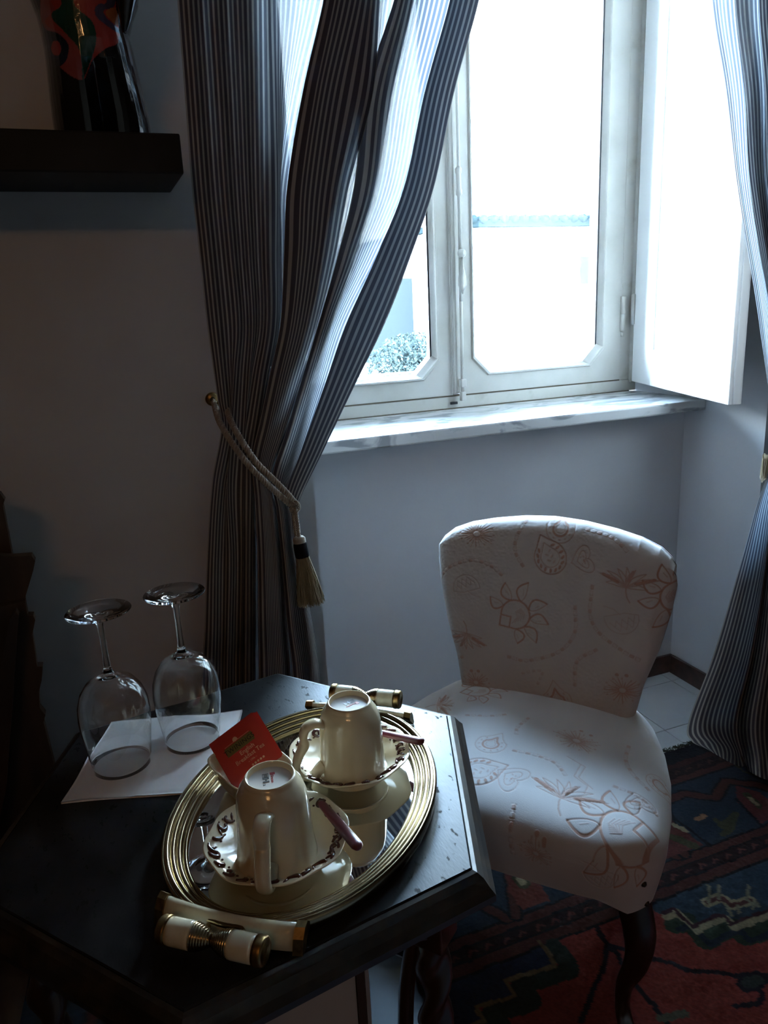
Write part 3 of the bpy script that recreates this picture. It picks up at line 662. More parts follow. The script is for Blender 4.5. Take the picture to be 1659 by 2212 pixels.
def tray_handle(sgn):
    g = []
    # curved enamel plate between brass clips, fixed to the rim
    pts = MB(); x0 = la-.012
    R = []
    hl = .073
    for yy in np.linspace(-hl, hl, 15):
        bow = -.006*(yy/hl)**2
        R.append([(sgn*(x0+bow+a), yy, z) for a, z in ((-.002, .022), (.001, .0245), (.006, .0235), (.012, .016), (.016, .004), (.012, .0035), (.006, .012), (.000, .018))])
    pts.rings(R, cap=(True, True)); p = pts.build('enamel_plate', M['enamel'], tray)
    for s2 in (-1, 1):
        c = MB(); R = []
        for yy in (s2*(hl-.001), s2*(hl+.009)):
            bow = -.006*(yy/hl)**2
            R.append([(sgn*(x0+bow+a), yy, z) for a, z in ((-.004, .022), (.001, .0275), (.008, .0255), (.0145, .017), (.019, .002), (.012, .002), (.006, .010), (-.002, .017))])
        c.rings(R, cap=(True, True), sm=False)
        c.build('brass_clip', M['dull_brass'], tray)
    # turned spindle
    sx = x0+.034; sz = .0235
    q = MB()
    for s2 in (-1, 1): q.tube([(sgn*(x0+.008), s2*.018, .014), (sgn*(x0+.022), s2*.018, .018), (sgn*sx, s2*.018, sz-.006)], .0035, 8)
    q.build('bracket', M['dull_brass'], tray)
    prof_b = []
    for s2 in (-1, 1):
        e = MB().lathe([(.0128, .0195), (.0132, .024), (.0132, .042), (.0128, .0465)], 24, (sgn*sx, 0, sz), (0, s2, 0), cap=(True, True)); e.build('enamel_barrel', M['enamel'], tray)
        w_ = [(.0, .0)]+[(.0045+.0078*math.sin(min(1, t*1.0)*PI/2)+(.0013 if i % 3 else -.0003), .0+t*.020) for i, t in enumerate(np.linspace(0, 1, 25))]
        e = MB().lathe(w_+[(.0134, .0203), (.0, .0203)], 24, (sgn*sx, 0, sz), (0, s2, 0)); e.build('ribbed_waist', M['brass'], tray)
        e = MB().lathe([(0, .0462), (.0138, .0462), (.0142, .049), (.0136, .0515), (.0138, .054), (.0125, .056), (.010, .0563), (.0095, .0555), (.006, .0563), (.0055, .0555), (0, .056)], 24, (sgn*sx, 0, sz), (0, s2, 0)); e.build('end_cap', M['dull_brass'], tray)
tray_handle(-1); tray_handle(1)
ZM = TZ+.005

# ------------------------------------------------------------------ saucers, cups, spoons
def saucer(c, label, seed):
    root = empty('saucer', (c[0], c[1], ZM)); tag(root, label, 'saucer', 'saucers on the mirror tray')
    fl_ = lambda a, h: 1+.018*math.cos(8*a+seed)*max(0, min(1, (h-.012)/.014))
    S = MB().lathe([(.0, .004), (.024, .004), (.026, .0), (.029, .0), (.030, .004), (.044, .009), (.066, .019), (.0795, .0272), (.0805, .0288), (.0790, .0295), (.066, .0225), (.056, .0165), (.045, .0125), (.030, .0085), (.0, .008)], 96, flute=fl_)
    S.build('dish', M['porcelain'], root)
    # raised scrolls on the border, glazed brown
    def surf(r, a):
        zz = np.interp(r, [.045, .056, .066, .079], [.0128, .0168, .0228, .0296]); f2 = fl_(a, zz); return np.array([r*math.cos(a)*f2, r*math.sin(a)*f2, zz])
    rg = random.Random(seed*11+3); g = MB()
    n = 26
    for i in range(n):
        a0 = 2*PI*i/n+rg.uniform(-.05, .05); k = rg.choice([0, 1, 2]); s2 = rg.choice([-1, 1])
        pts = []
        for t in np.linspace(0, 1, 9):
            aa = t*PI*(1.5 if k == 0 else 1.0); r = .0695+(.0055*(1-t*.4))*math.cos(aa)*s2; ang_ = a0+(.0075*(1-t*.35)*math.sin(aa)+(.010 if k == 1 else .003)*t)/.07
            pts.append(surf(r, ang_)+np.array([0, 0, .0005]))
        g.tube(pts, [.0014+.0013*math.sin(PI*t) for t in np.linspace(0, 1, 9)], 6)
        if k == 2: p = surf(.0735, a0+.12); g.lathe([(0, .0016), (.0016, .0010), (.0020, 0), (.0, -.001)], 8, p)
        p2_ = [surf(.066+.007*u_, a0+.02+.09*u_*s2) for u_ in np.linspace(0, 1, 5)]; g.tube(p2_, [.0006, .0015, .0018, .0014, .0005], 6)
        p = surf(.0655+rg.uniform(-.003, .003), a0+.16); g.lathe([(0, .0015), (.0014, .0008), (.0016, 0), (0, -.001)], 8, p)
    g.build('relief_scrolls', M['relief_brown'], root)
    return root
def letter_text(name, txt, size, mat, parent, loc, rot, extr=.0001, sp=1.0, align='CENTER', shear=0):
    cu = bpy.data.curves.new(name, 'FONT'); cu.body = txt; cu.size = size; cu.extrude = extr; cu.align_x = align; cu.align_y = 'CENTER'; cu.space_character = sp; cu.shear = shear; cu.resolution_u = 3
    to = bpy.data.objects.new(name, cu); dg = bpy.context.evaluated_depsgraph_get(); COL.objects.link(to); dg.update()
    me = bpy.data.meshes.new_from_object(to.evaluated_get(bpy.context.evaluated_depsgraph_get())); COL.objects.unlink(to); bpy.data.objects.remove(to)
    me.name = name; me.materials.clear(); me.materials.append(mat); o = bpy.data.objects.new(name, me); COL.objects.link(o); o.parent = parent; o.location = loc; o.rotation_euler = rot; return o
CH = .820-.7182
def cup(c, label, hang, prang, faded=False):
    root = empty('teacup', (c[0], c[1], .7182)); tag(root, label, 'cup', 'upturned cups on the mirror tray')
    fl_ = lambda a, h: 1-.030*abs(math.cos(3*a+hang*3+1.2))**14*max(0, min(1, (CH-.006-h)/.03))*max(0, min(1, h/.01+.2))
    Hh = CH
    outer = [(.0445, .0), (.0447, .002), (.0440, .008), (.0420, .022), (.0408, .040), (.0402, .055), (.0395, .068), (.0378, .080), (.0345, .089), (.0300, .0952), (.0285, .097), (.0277, .100), (.0272, Hh-.0015), (.0262, Hh), (.0250, Hh-.0008), (.0243, Hh-.005), (.0235, Hh-.0065)]
    inner = [(.0, Hh-.010), (.028, Hh-.013), (.036, Hh-.028), (.038, .05), (.0395, .02), (.0420, .0), (.0445, .0)]
    MB().lathe(outer, 96, flute=fl_).lathe(inner, 64).build('bowl', M['porcelain'], root)
    MB().lathe([(.0, Hh-.0065), (.0240, Hh-.0063)], 48).build('foot_disc', M['foot_white'], root)
    # ear shaped handle with a scroll waist
    d = np.array([math.cos(hang), math.sin(hang), 0]); zv = np.array([0, 0, 1]); t = np.array([-d[1], d[0], 0])
    P = [(.034, .076), (.046, .082), (.058, .079), (.063, .069), (.062, .059), (.066, .050), (.073, .038), (.074, .024), (.066, .012), (.054, .009), (.046, .016), (.039, .020)]
    Q = smooth_path([d*a+zv*z for a, z in P], 6); n = len(Q); R = []
    for i in range(n):
        tg = Q[min(i+1, n-1)]-Q[max(i-1, 0)]; tg /= np.linalg.norm(tg); nn = np.cross(tg, t)
        u_ = i/(n-1); wf = .0100-.0016*math.sin(PI*u_); tf = .0048+.0018*math.exp(-((u_-.40)/.05)**2)+(.001 if u_ > .8 else 0)
        R.append([Q[i]+t*wf*math.copysign(abs(math.cos(a))**.8, math.cos(a))+nn*tf*math.sin(a) for a in np.linspace(0, 2*PI, 16, endpoint=False)])
    MB().rings(R, cap=(True, True)).build('handle', M['porcelain'], root)
    # maker's print on the foot: small line box, filled box, red word, mark
    pr_ = empty('print', (0, 0, 0)); bpy.data.objects.remove(pr_)
    zf = Hh-.0062
    ca, sa = math.cos(prang), math.sin(prang)
    def loc(a, b_): return (a*ca-b_*sa, a*sa+b_*ca, zf)
    rotm = Matrix.Rotation(prang, 4, 'Z')
    g = MB()
    def sq(ax, ay, bx_, by_): g.box((ax+.002, ay-.0095, zf-.0001), (bx_+.002, by_-.0095, zf+.00012), 0, rotm)
    # icon row one: outlined box holding three waves; row two: solid box with a light cup shape
    for a1 in ((-.0135, .0015, -.0130, .0085), (-.0070, .0015, -.0065, .0085), (-.0135, .0080, -.0065, .0085), (-.0135, .0015, -.0065, .0020)): sq(*a1)
    for k in range(3):
        for s2 in range(4): sq(-.0121+k*.0019+(.0004 if s2 % 2 else 0), .0028+s2*.0011, -.0114+k*.0019+(.0004 if s2 % 2 else 0), .0040+s2*.0011)
    for a1 in ((-.0060, .0015, -.0048, .0085), (.0008, .0015, .0020, .0085), (-.0048, .0015, -.0035, .0085), (-.0005, .0015, .0008, .0085), (-.0035, .0042, -.0005, .0060)): sq(*a1)
    if not faded:
        for a1 in ((.0045, .0015, .0062, .0022), (.0062, .0015, .0068, .0040), (.0045, .0034, .0062, .0040)): sq(*a1)
    g.build('stamp_icons', M['blue_ink'] if faded else M['black_ink'], root)
    letter_text('stamp_word', 'Kimono', .0048, M['red_ink'], root, loc(-.0010, .0025), (0, 0, prang), .00012, .9)
    bxr = MB(); bxr.box((-.0125, .0002, zf-.0001), (-.0085, .0058, zf+.0001), 0, rotm); bxr.build('stamp_crest', M['red_ink'], root)
    return root
saucer((.1243, .7235), 'cream saucer with brown relief border, nearer one, under the front cup', 1)
saucer((.2510, .8450), 'cream saucer with brown relief border, farther one, under the rear cup', 5)
def dirang(p, px, py, z): q = onz(px, py, z); return math.atan2(q[1]-p[1], q[0]-p[0])
PA1, PA2 = -99, -162
c1, c2 = (.1202, .7095), (.2480, .8215)
cup(c1, 'upside-down cream teacup in front, handle facing the near tray handle', dirang(c1, 583, 1850, .745), math.radians(PA1))
cup(c2, 'upside-down cream teacup at the rear, handle pointing left', dirang(c2, 672, 1650, .745), math.radians(PA2), True)
def spoon(a, b_, label):
    a = np.array(a, float); b_ = np.array(b_, float); root = empty('teaspoon', a); tag(root, label, 'spoon', 'maroon-handled spoons on the tray')
    d = (b_-a); L = np.linalg.norm(d); dn = d/L; side = np.cross(dn, (0, 0, 1)); side /= np.linalg.norm(side); up = np.cross(side, dn)
    R = []
    for s, wd, tk in ((0, .0030, .0024), (.004, .0046, .0036), (.02, .0052, .0040), (.05, .0060, .0044), (L*.75, .0068, .0048), (L-.006, .0068, .0048), (L-.0015, .005, .0038), (L, .002, .0015)):
        R.append([dn*s+side*wd*math.cos(t)+up*tk*math.sin(t) for t in np.linspace(0, 2*PI, 14, endpoint=False)])
    MB().rings(R, cap=(True, True)).build('spoon_handle', M['maroon'], root)
    # steel neck and bowl
    nk = MB(); R = []
    for s, wd, tk in ((.006, .0032, .002), (-.010, .0030, .0016), (-.022, .0022, .0012), (-.030, .006, .0010), (-.040, .0105, .0010), (-.052, .0125, .0010), (-.063, .010, .001), (-.070, .004, .001)):
        dz = -.0035*math.exp(-((s+.052)/.014)**2) if s < -.02 else 0
        R.append([dn*s*1.0+side*wd*math.cos(t)+up*(tk*math.sin(t)+dz*(1-abs(math.cos(t))))+np.array([0, 0, max(0, (-s-.01)*.10)]) for t in np.linspace(0, 2*PI, 14, endpoint=False)])
    nk.rings(R, cap=(True, True)).build('spoon_bowl', M['steel'], root)
def lift(px, py, z): return onz(px, py, z)
spoon(lift(683, 1722, .7265), lift(776, 1832, .7430), 'maroon-handled teaspoon resting across the front saucer')
spoon(lift(800, 1578, .7290), lift(914, 1603, .7455), 'maroon-handled teaspoon resting across the rear saucer')

# ------------------------------------------------------------------ square cream dish with tea packets
dc = np.array([.121, .851]); 
dish = empty('cream_dish', (dc[0], dc[1], ZM), (0, 0, math.radians(-71))); tag(dish, 'small squarish cream dish on the tray holding red tea packets', 'dish')
def sqr(r, z, n=64, k=4.0): return [(r*math.copysign(abs(math.cos(a))**(2/k), math.cos(a)), r*.80*math.copysign(abs(math.sin(a))**(2/k), math.sin(a)), z) for a in np.linspace(0, 2*PI, n, endpoint=False)]
MB().rings([sqr(.022, .0), sqr(.030, .0), sqr(.036, .004), sqr(.043, .018), sqr(.048, .032), sqr(.052, .041), sqr(.0535, .0435), sqr(.052, .0445), sqr(.049, .042), sqr(.046, .032), sqr(.040, .018), sqr(.032, .006), sqr(.01, .0045)], cap=(True, True)).build('dish_body', M['porcelain'], dish)
# packets: faces turned towards the room, leaning on the dish
def packet(cen, size, xdir, ydir, label, text):
    x = np.array(xdir, float); x /= np.linalg.norm(x); y = np.array(ydir, float); y -= x*(x@y); y /= np.linalg.norm(y); z = np.cross(x, y)
    root = empty('tea_packet', cen); root.rotation_euler = Matrix(((x[0], y[0], z[0]), (x[1], y[1], z[1]), (x[2], y[2], z[2]))).to_euler(); tag(root, label, 'tea packet', 'red tea packets in the cream dish')
    h = size/2
    n = 14; g = MB()
    V = []; 
    for sgn in (1, -1):
        G = []
        for i in range(n+1):
            for j in range(n+1):
                a, b_ = -1+2*i/n, -1+2*j/n; e = min(1-abs(a), 1-abs(b_)); bul = .0016*min(1, max(0, (e-.08)/.3))**.7
                G.append((a*h, b_*h*1.0, sgn*(.0003+bul)))
        g.add(G, [tuple(int(q) for q in f) for f in grid_faces(n+1, n+1, sgn > 0)], True)
    g.build('envelope', M['red'], root)
    if text:
        zt_ = .0021
        MB().box((-h*.60, h*.10, zt_-.0004), (h*.62, h*.44, zt_)).build('gold_label', M['gold_ink'], root)
        letter_text('brand_word', 'TWININGS', size*.125, M['black_ink'], root, (0, h*.265, zt_+.00012), (0, 0, 0), .0001, 1.12)
        letter_text('tea_name', 'English', size*.115, M['pale_ink'], root, (h*.16, -h*.05, zt_), (0, 0, 0), .0001, 1.0)
        letter_text('tea_name', 'Breakfast Tea', size*.115, M['pale_ink'], root, (h*.16, -h*.28, zt_), (0, 0, 0), .0001, 1.0)
        letter_text('small_print', '~ 1706 ~', size*.05, M['pale_ink'], root, (h*.16, -h*.48, zt_), (0, 0, 0), .0001, 1.0)
        g = MB()
        for k in range(5): g.lathe([(0, .0001), (size*.014, .0001), (size*.022, 0)], 10, (h*(.06+k*.12), -h*.66, zt_-.0001))
        for k in range(9): aa = k/8*PI; g.lathe([(0, .0001), (size*.018, 0)], 8, (-h*.05+math.cos(aa)*size*.035, h*.52+math.sin(aa)*size*.04, zt_-.0002))
        g.lathe([(0, .0001), (size*.035, 0)], 12, (-h*.05, h*.53, zt_-.0002)).box((-h*.55, h*.475, zt_-.0004), (h*.55, h*.488, zt_-.0001))
        g.build('crest_print', M['pale_ink'], root)['kind'] = 'stuff'
    return root
def incam(px, py, depth): return ray(px, py)*depth+np.array([0, 0, CAMZ])
dpt = .985
pL, pT, pR, pB = incam(441, 1617, dpt*.995), incam(531, 1549, dpt*1.0), incam(618, 1628, dpt*.985), incam(514, 1694, dpt*.970)
cen = (pL+pT+pR+pB)/4; sz = (np.linalg.norm(pT-pL)+np.linalg.norm(pR-pT))/2
packet(cen, sz, pT-pL, pL-pB, 'front red tea packet with gold label, leaning in the cream dish', True)
nz = np.cross(pT-pL, pL-pB); nz /= np.linalg.norm(nz)
for k, (dx, dy) in enumerate(((.004, .003), (.009, .005))):
    up_ = (pL-pB)/np.linalg.norm(pL-pB); rt2 = (pT-pL)/np.linalg.norm(pT-pL)
    packet(cen-nz*.0045*(k+1)+rt2*dx*.5+up_*0, sz*.99, pT-pL, pL-pB, ['red tea packet directly behind the front one in the cream dish', 'rearmost red tea packet in the cream dish'][k], False)

# ------------------------------------------------------------------ napkin and wine glasses
c4 = [np.array([-.111, .939]), np.array([.081, .880]), np.array([.148, 1.066]), np.array([-.044, 1.123])]
n = 60; V = []
for i in range(n+1):
    for j in range(n+1):
        s, t = i/n, j/n; p = (c4[0]*(1-s)+c4[1]*s)*(1-t)+(c4[3]*(1-s)+c4[2]*s)*t
        p = p+np.array([.0012*math.sin(9*t), .0015*math.sin(7*s)])
        z = .0040+.0007*math.sin(13*s+4*t)*math.sin(9*t+2)+.0010*math.exp(-((t-.52)/.02)**2)+.0008*math.exp(-((s-.48)/.02)**2)
        if s < .02 or t < .02 or s > .98 or t > .98: z -= .0008
        V.append((p[0], p[1], TZ+z))
Vn = np.array(V); Vb = Vn.copy(); Vb[:, 2] = TZ+.0006
F1 = grid_faces(n+1, n+1, True); F2 = grid_faces(n+1, n+1)+len(V)
per = [i*(n+1) for i in range(n+1)]+[n*(n+1)+j for j in range(1, n+1)]+[i*(n+1)+n for i in range(n-1, -1, -1)]+[j for j in range(n-1, 0, -1)]
Fp = [(per[k], per[(k+1) % len(per)], per[(k+1) % len(per)]+len(V), per[k]+len(V)) for k in range(len(per))]
nc = (Vn[:, :2].mean(0))
o = np_mesh('paper_napkin', np.vstack([Vn, Vb])-np.array([nc[0], nc[1], TZ]), np.vstack([F1, F2, np.array(Fp)]), M['napkin']); o.location = (nc[0], nc[1], TZ)
tag(o, 'folded white paper napkin under the two wine glasses', 'napkin')
def wine_glass(x, y, label):
    root = empty('wine_glass', (x, y, TZ+.0046)); tag(root, label, 'glass', 'upturned wine glasses on the napkin')
    # upside down: rim at the bottom, foot on top
    outer = [(.0385, 0), (.0400, .012), (.0430, .035), (.0462, .060), (.0470, .078), (.0455, .096), (.0400, .113), (.0305, .126), (.0190, .1335), (.0090, .1385), (.0060, .1420), (.0048, .150)]
    inner = [(.0376, .0004), (.0391, .012), (.0421, .035), (.0453, .060), (.0461, .078), (.0446, .0955), (.0390, .1115), (.0295, .1235), (.0180, .1300), (.0080, .1325), (0, .1330)]
    prof = inner[::-1]+[(.0380, -.0)]+outer+[(.0042, .165), (.0040, .185), (.0044, .205), (.0060, .213), (.0110, .2195), (.0250, .2245), (.0410, .2270), (.0416, .2280), (.0410, .2288), (.0250, .2280), (.0100, .2272), (0, .2270)]
    MB().lathe(prof, 72).build('glass_body', M['glass'], root)
wine_glass(-.0326, .9939, 'upside-down clear wine glass on the left of the napkin')
wine_glass(.0662, 1.0120, 'upside-down clear wine glass on the right, nearer the curtain')

# ------------------------------------------------------------------ embroidered chair
class Canvas:
    """metric pattern field: tint 0..1 and relief height in mm"""
    def __init__(s, x, y): s.x, s.y = x, y; s.t = np.zeros(x.shape, np.float32); s.h = np.zeros(x.shape, np.float32)
    def _put(s, m, t, h):
        s.t = np.maximum(s.t, m*t); s.h = s.h+(m*h)
    def poly(s, pts, w=.002, t=.6, h=-.6, wid=None):
        pts = np.array(pts, float); x0, y0 = pts.min(0)-.008; x1, y1 = pts.max(0)+.008
        sel = (s.x > x0) & (s.x < x1) & (s.y > y0) & (s.y < y1)
        if not sel.any(): return
        X, Y = s.x[sel], s.y[sel]; D = np.full(X.shape, 1e3)
        for i in range(len(pts)-1):
            a, b = pts[i], pts[i+1]; d = b-a; L2 = d@d+1e-12; u = np.clip(((X-a[0])*d[0]+(Y-a[1])*d[1])/L2, 0, 1)
            ww = 1 if wid is None else (wid[i]*(1-u)+wid[i+1]*u)
            D = np.minimum(D, np.hypot(X-a[0]-u*d[0], Y-a[1]-u*d[1])/ww)
        m = np.clip((w/2-D)/.0010+.5, 0, 1); s.t[sel] = np.maximum(s.t[sel], m*t); s.h[sel] += m*h
    def blob(s, c, a, b, rot, t=.6, h=.4):
        X = s.x-c[0]; Y = s.y-c[1]; sel = (np.abs(X) < a+b+.004) & (np.abs(Y) < a+b+.004)
        if not sel.any(): return
        X, Y = X[sel], Y[sel]; u = X*math.cos(rot)+Y*math.sin(rot); v = -X*math.sin(rot)+Y*math.cos(rot)
        r = np.hypot(u/a, v/b); m = np.clip((1-r)*min(a, b)/.0010+.5, 0, 1); s.t[sel] = np.maximum(s.t[sel], m*t); s.h[sel] += m*h
def arcp(c, r, a0, a1, n=24, ry=None): return [(c[0]+r*math.cos(a), c[1]+(ry or r)*math.sin(a)) for a in np.linspace(a0, a1, n)]
def xf(pts, c, rot, s=1.0, fy=1): return [(c[0]+s*(x*math.cos(rot)-fy*y*math.sin(rot)), c[1]+s*(x*math.sin(rot)+fy*y*math.cos(rot))) for x, y in pts]
def leafpts(L, wd, bend=0, n=14):
    a = [(t*L, wd*math.sin(PI*t)**.8*(1-.35*t)+bend*math.sin(PI*t)) for t in np.linspace(0, 1, n)]; b = [(t*L, -wd*math.sin(PI*t)**.8*(1-.35*t)+bend*math.sin(PI*t)) for t in np.linspace(1, 0, n)]
    return a+b
def m_flower(cv, c, rot, s=1, fy=1):
    """half round centre with a small square, pointed petals"""
    R = .034
    body = arcp((0, 0), R, -PI*.5, PI, 30)+[(-R, -R), (0, -R)]
    cv.poly(xf(body, c, rot, s, fy), .0042*s, .75, -.5); cv.poly(xf([(-R, -.008), (-.010, -.008), (-.010, -R)], c, rot, s, fy), .0040*s, .7, -.4)
    for k in range(5): cv.poly(xf([(-.004+k*.006, -.022+k*.004), (.006+k*.004, -.004+k*.003), (.0+k*.003, .008), (.012+k*.002, .018-k*.002)], c, rot, s, fy), .0022, .35, .3)
    for a, L in ((2.75, .036), (2.05, .042), (1.35, .048), (.55, .046), (-.05, .044), (-.75, .044), (-1.35, .034)):
        p = (R*1.02*math.cos(a), R*1.02*math.sin(a)); lf = [(x_, y_) for x_, y_ in leafpts(L, .014, .006)]
        q = xf(lf, p, a, 1); q = xf(q, c, rot, s, fy); cv.poly(q[:15], .0040*s, .78, -.4); cv.poly(q[14:], .0022, .55, -.5)
        m_ = xf(xf([(L*.35, 0), (L*.6, .003)], p, a), c, rot, s, fy); cv.poly(m_, .002, .35, .3)
def m_drop(cv, c, rot, s=1, fy=1):
    """round leaf with inner drop and a ring of dots"""
    o_ = [(0, .040)]+[( .030*math.sin(a)*(1-.25*math.cos(a)*0), -.002-.026*math.cos(a)*-1*-1) for a in np.linspace(2.5, -2.5+2*PI*0, 2)][:0]
    tear = lambda r, tip: [(r*math.sin(a)*(1 if abs(a) < 2.2 else .8), -r*math.cos(a)) for a in np.linspace(-2.6, 2.6, 30)]+[(0, tip), (r*math.sin(-2.6)*.8, -r*math.cos(-2.6))]
    cv.poly(xf(tear(.031, .046), c, rot, s, fy), .0018, .45, -.7); cv.poly(xf(tear(.016, .027), c, rot, s, fy), .0045*s, .72, -.3); cv.poly(xf(tear(.010, .016), c, rot, s, fy), .0014, .4, -.5)
    for a in np.linspace(-2.3, 2.3, 9): p = xf([(.0235*math.sin(a), -.0235*math.cos(a))], c, rot, s, fy)[0]; cv.blob(p, .0028*s, .0018*s, a+rot, .4, .4)
def m_bigleaf(cv, c, rot, s=1, fy=1):
    tear = lambda r, tip: [(r*math.sin(a), -r*math.cos(a)*1.05) for a in np.linspace(-2.5, 2.5, 30)]+[(0, tip), (r*math.sin(-2.5), -r*math.cos(-2.5)*1.05)]
    cv.poly(xf(tear(.038, .058), c, rot, s, fy), .0024, .6, -.8); cv.poly(xf(tear(.022, .038), c, rot, s, fy), .0016, .5, -.6)
    for i, a in enumerate(np.linspace(-2.5, 2.5, 13)): r = .030; p = xf([(r*math.sin(a), -r*math.cos(a)*1.05)], c, rot, s, fy)[0]; cv.blob(p, .0058*s, .0030*s, rot-a*.3+.9*(1 if i % 2 else .7), .72, .5)
    for k in range(5): cv.blob(xf([(.005*((-1)**k), -.012+k*.007)], c, rot, s, fy)[0], .0045, .0020, rot+.6*((-1)**k), .35, .35)
def m_heart(cv, c, rot, s=1, fy=1):
    h_ = [(.016*math.sin(a)**3*1.5, .013*math.cos(a)-.005*math.cos(2*a)-.002*math.cos(3*a)) for a in np.linspace(0, 2*PI, 40)]
    cv.poly(xf([(x_*1.0, y_*1.35) for x_, y_ in h_], c, rot, s*1.25, fy), .0018, .45, -.7); cv.poly(xf(h_, c, rot, s*.8, fy), .0018, .5, -.5); cv.blob(xf([(.002, .002)], c, rot, s, fy)[0], .004, .002, rot, .6, .4)
    for a in np.linspace(-2, 2, 6): cv.blob(xf([(.008*math.sin(a), .008*math.cos(a))], c, rot, s, fy)[0], .0024, .0012, a, .45, .3)
def m_sprig(cv, c, rot, s=1, fy=1):
    for a, L, t in ((-1.25, .072, .75), (-1.0, .060, .4), (-.55, .050, .4), (-.1, .050, .4), (.35, .050, .6), (.8, .060, .45), (1.15, .082, .75), (1.5, .052, .4), (-1.5, .050, .4)):
        q = xf(leafpts(L, .0065, .004*(1 if a > 0 else -1)), (0, 0), PI/2-a); q = xf(q, c, rot, s, fy); cv.poly(q, .0018, .55, -.8)
        if t > .55:
            for u in np.linspace(.35, .85, 6): p = xf(xf([(L*u, .003*(1 if a > 0 else -1))], (0, 0), PI/2-a), c, rot, s, fy)[0]; cv.blob(p, L*.09*s, .0042*s, rot+(PI/2-a)*fy, t, .3)
    cv.poly(xf([(0, 0), (.001, -.012), (.006, -.026), (.014, -.036)], c, rot, s, fy), .003, .5, -.5)
def m_burst(cv, c, rot, s=1, fy=1):
    rg = random.Random(int(c[0]*1e4)); 
    for k in range(26):
        a = k/26*2*PI; L = .022+.020*abs(math.sin(2.5*a))+rg.uniform(0, .006); r0_ = .009
        p = xf([(r0_*math.cos(a), r0_*math.sin(a)*.8), (L*math.cos(a+.1), L*math.sin(a+.1)*.7)], c, rot, s, fy); cv.poly(p, .0036*s, .62 if k % 2 else .4, -.4, [1.2, .25])
    for k in range(12): a = k/12*2*PI; p = xf([(.038*math.cos(a), .026*math.sin(a))], c, rot, s, fy)[0]; cv.blob(p, .0026, .0018, a, .4, -.4)
    for k in (-1, 1): cv.blob(xf([(k*.010, .034)], c, rot, s, fy)[0], .004, .0035, 0, .65, .4)
def m_fan(cv, c, rot, s=1, fy=1):
    cv.poly(xf(arcp((0, 0), .034, -.3, PI*.95, 20)+[(-.01, -.006), (.032, -.012)], c, rot, s, fy), .0014, .35, -.6)
    z = [(-.026+.0065*k, .004+(.012 if k % 2 else 0)) for k in range(9)]; cv.poly(xf(z, c, rot, s, fy), .0016, .3, -.6); z = [(-.02+.0065*k, .016+(.010 if k % 2 else 0)) for k in range(7)]; cv.poly(xf(z, c, rot, s, fy), .0014, .25, -.5)
    cv.poly(xf([(0, -.006), (.008, -.02), (.024, -.032)], c, rot, s, fy), .0016, .35, -.4)
def m_dots(cv, pts, size=.0046, t=.5):
    P = smooth_path(pts, 16); d = np.concatenate([[0], np.cumsum(np.hypot(*np.diff(P, axis=0).T))]); n = int(d[-1]/.0125)
    for k in range(n+1):
        s_ = k*.0125; p = np.array([np.interp(s_, d, P[:, 0]), np.interp(s_, d, P[:, 1])]); q = np.array([np.interp(s_+.002, d, P[:, 0]), np.interp(s_+.002, d, P[:, 1])]); a = math.atan2(q[1]-p[1], q[0]-p[0])
        cv.blob(p, size*1.05, size*.8, a, t if k % 2 == 0 else .08, .5); cv.poly(xf([(-size, -size*.7), (size, -size*.7), (size, size*.7), (-size, size*.7), (-size, -size*.7)], p, a), .0012, .35, -.5)
def cloth_col(cv, base, tint, mott):
    c = np.array(base)[None, None, :]*np.ones(cv.x.shape+(3,)); c = c*(1+.05*mott[..., None]*np.array([1, .9, .75])); t = np.clip(cv.t, 0, 1)[..., None]
    return c*(1-t)+np.array(tint)*t
def vnoise(x, y, s, seed):
    r = np.random.default_rng(seed); G = r.uniform(-1, 1, (64, 64)); X, Y = x/s+20, y/s+20; i, j = np.floor(X).astype(int) % 63, np.floor(Y).astype(int) % 63; u, v = X-np.floor(X), Y-np.floor(Y); u, v = u*u*(3-2*u), v*v*(3-2*v)
    return (G[i, j]*(1-u)+G[i+1, j]*u)*(1-v)+(G[i, j+1]*(1-u)+G[i+1, j+1]*u)*v
BL = onz(1000, 1470, .46); BR = onz(1375, 1545, .46); rv = (BR-BL); rv /= np.linalg.norm(rv); fv = np.array([rv[1], -rv[0], 0])   # fv: seat forward
CB = (BL+BR)/2
ch = empty('slipper_chair', (CB[0], CB[1], 0), (0, 0, math.atan2(rv[1], rv[0]))); tag(ch, 'low chair upholstered in cream and peach floral damask, dark cabriole legs, beside the table', 'chair')
# local axes of the empty: x = right along the back, y = backwards (away from the sitter's knees), z up
LEAN = math.radians(8)
def back_local(px, py):
    upv = np.array([0, 0, 1])*math.cos(LEAN)-fv*math.sin(LEAN); nn = np.cross(rv, upv); d = ray(px, py); C = np.array([0, 0, CAMZ]); t = ((CB-C)@nn)/(d@nn); X = C+d*t-CB; return (X@rv, X@upv)
def seat_local(px, py, z=.475):
    X = onz(px, py, z)-CB; return (X@rv, X@fv)
hwk = [(0, .190), (.067, .203), (.146, .228), (.228, .246), (.30, .255), (.40, .258)]
def hwf(b): return np.interp(b, [k[0] for k in hwk], [k[1] for k in hwk])
ns, ntt = 400, 320
_l = np.linspace(-1, 1, ns); _m = np.linspace(0, 1, ntt); S_, T_ = np.meshgrid(.4*_l+.6*np.sin(_l*PI/2), .4*_m+.6*np.sin(_m*PI/2), indexing='ij')
topf = np.interp(np.abs(S_), [0, .25, .5, .7, .85, .93, .97, 1], [.397, .393, .383, .371, .355, .338, .322, .300])
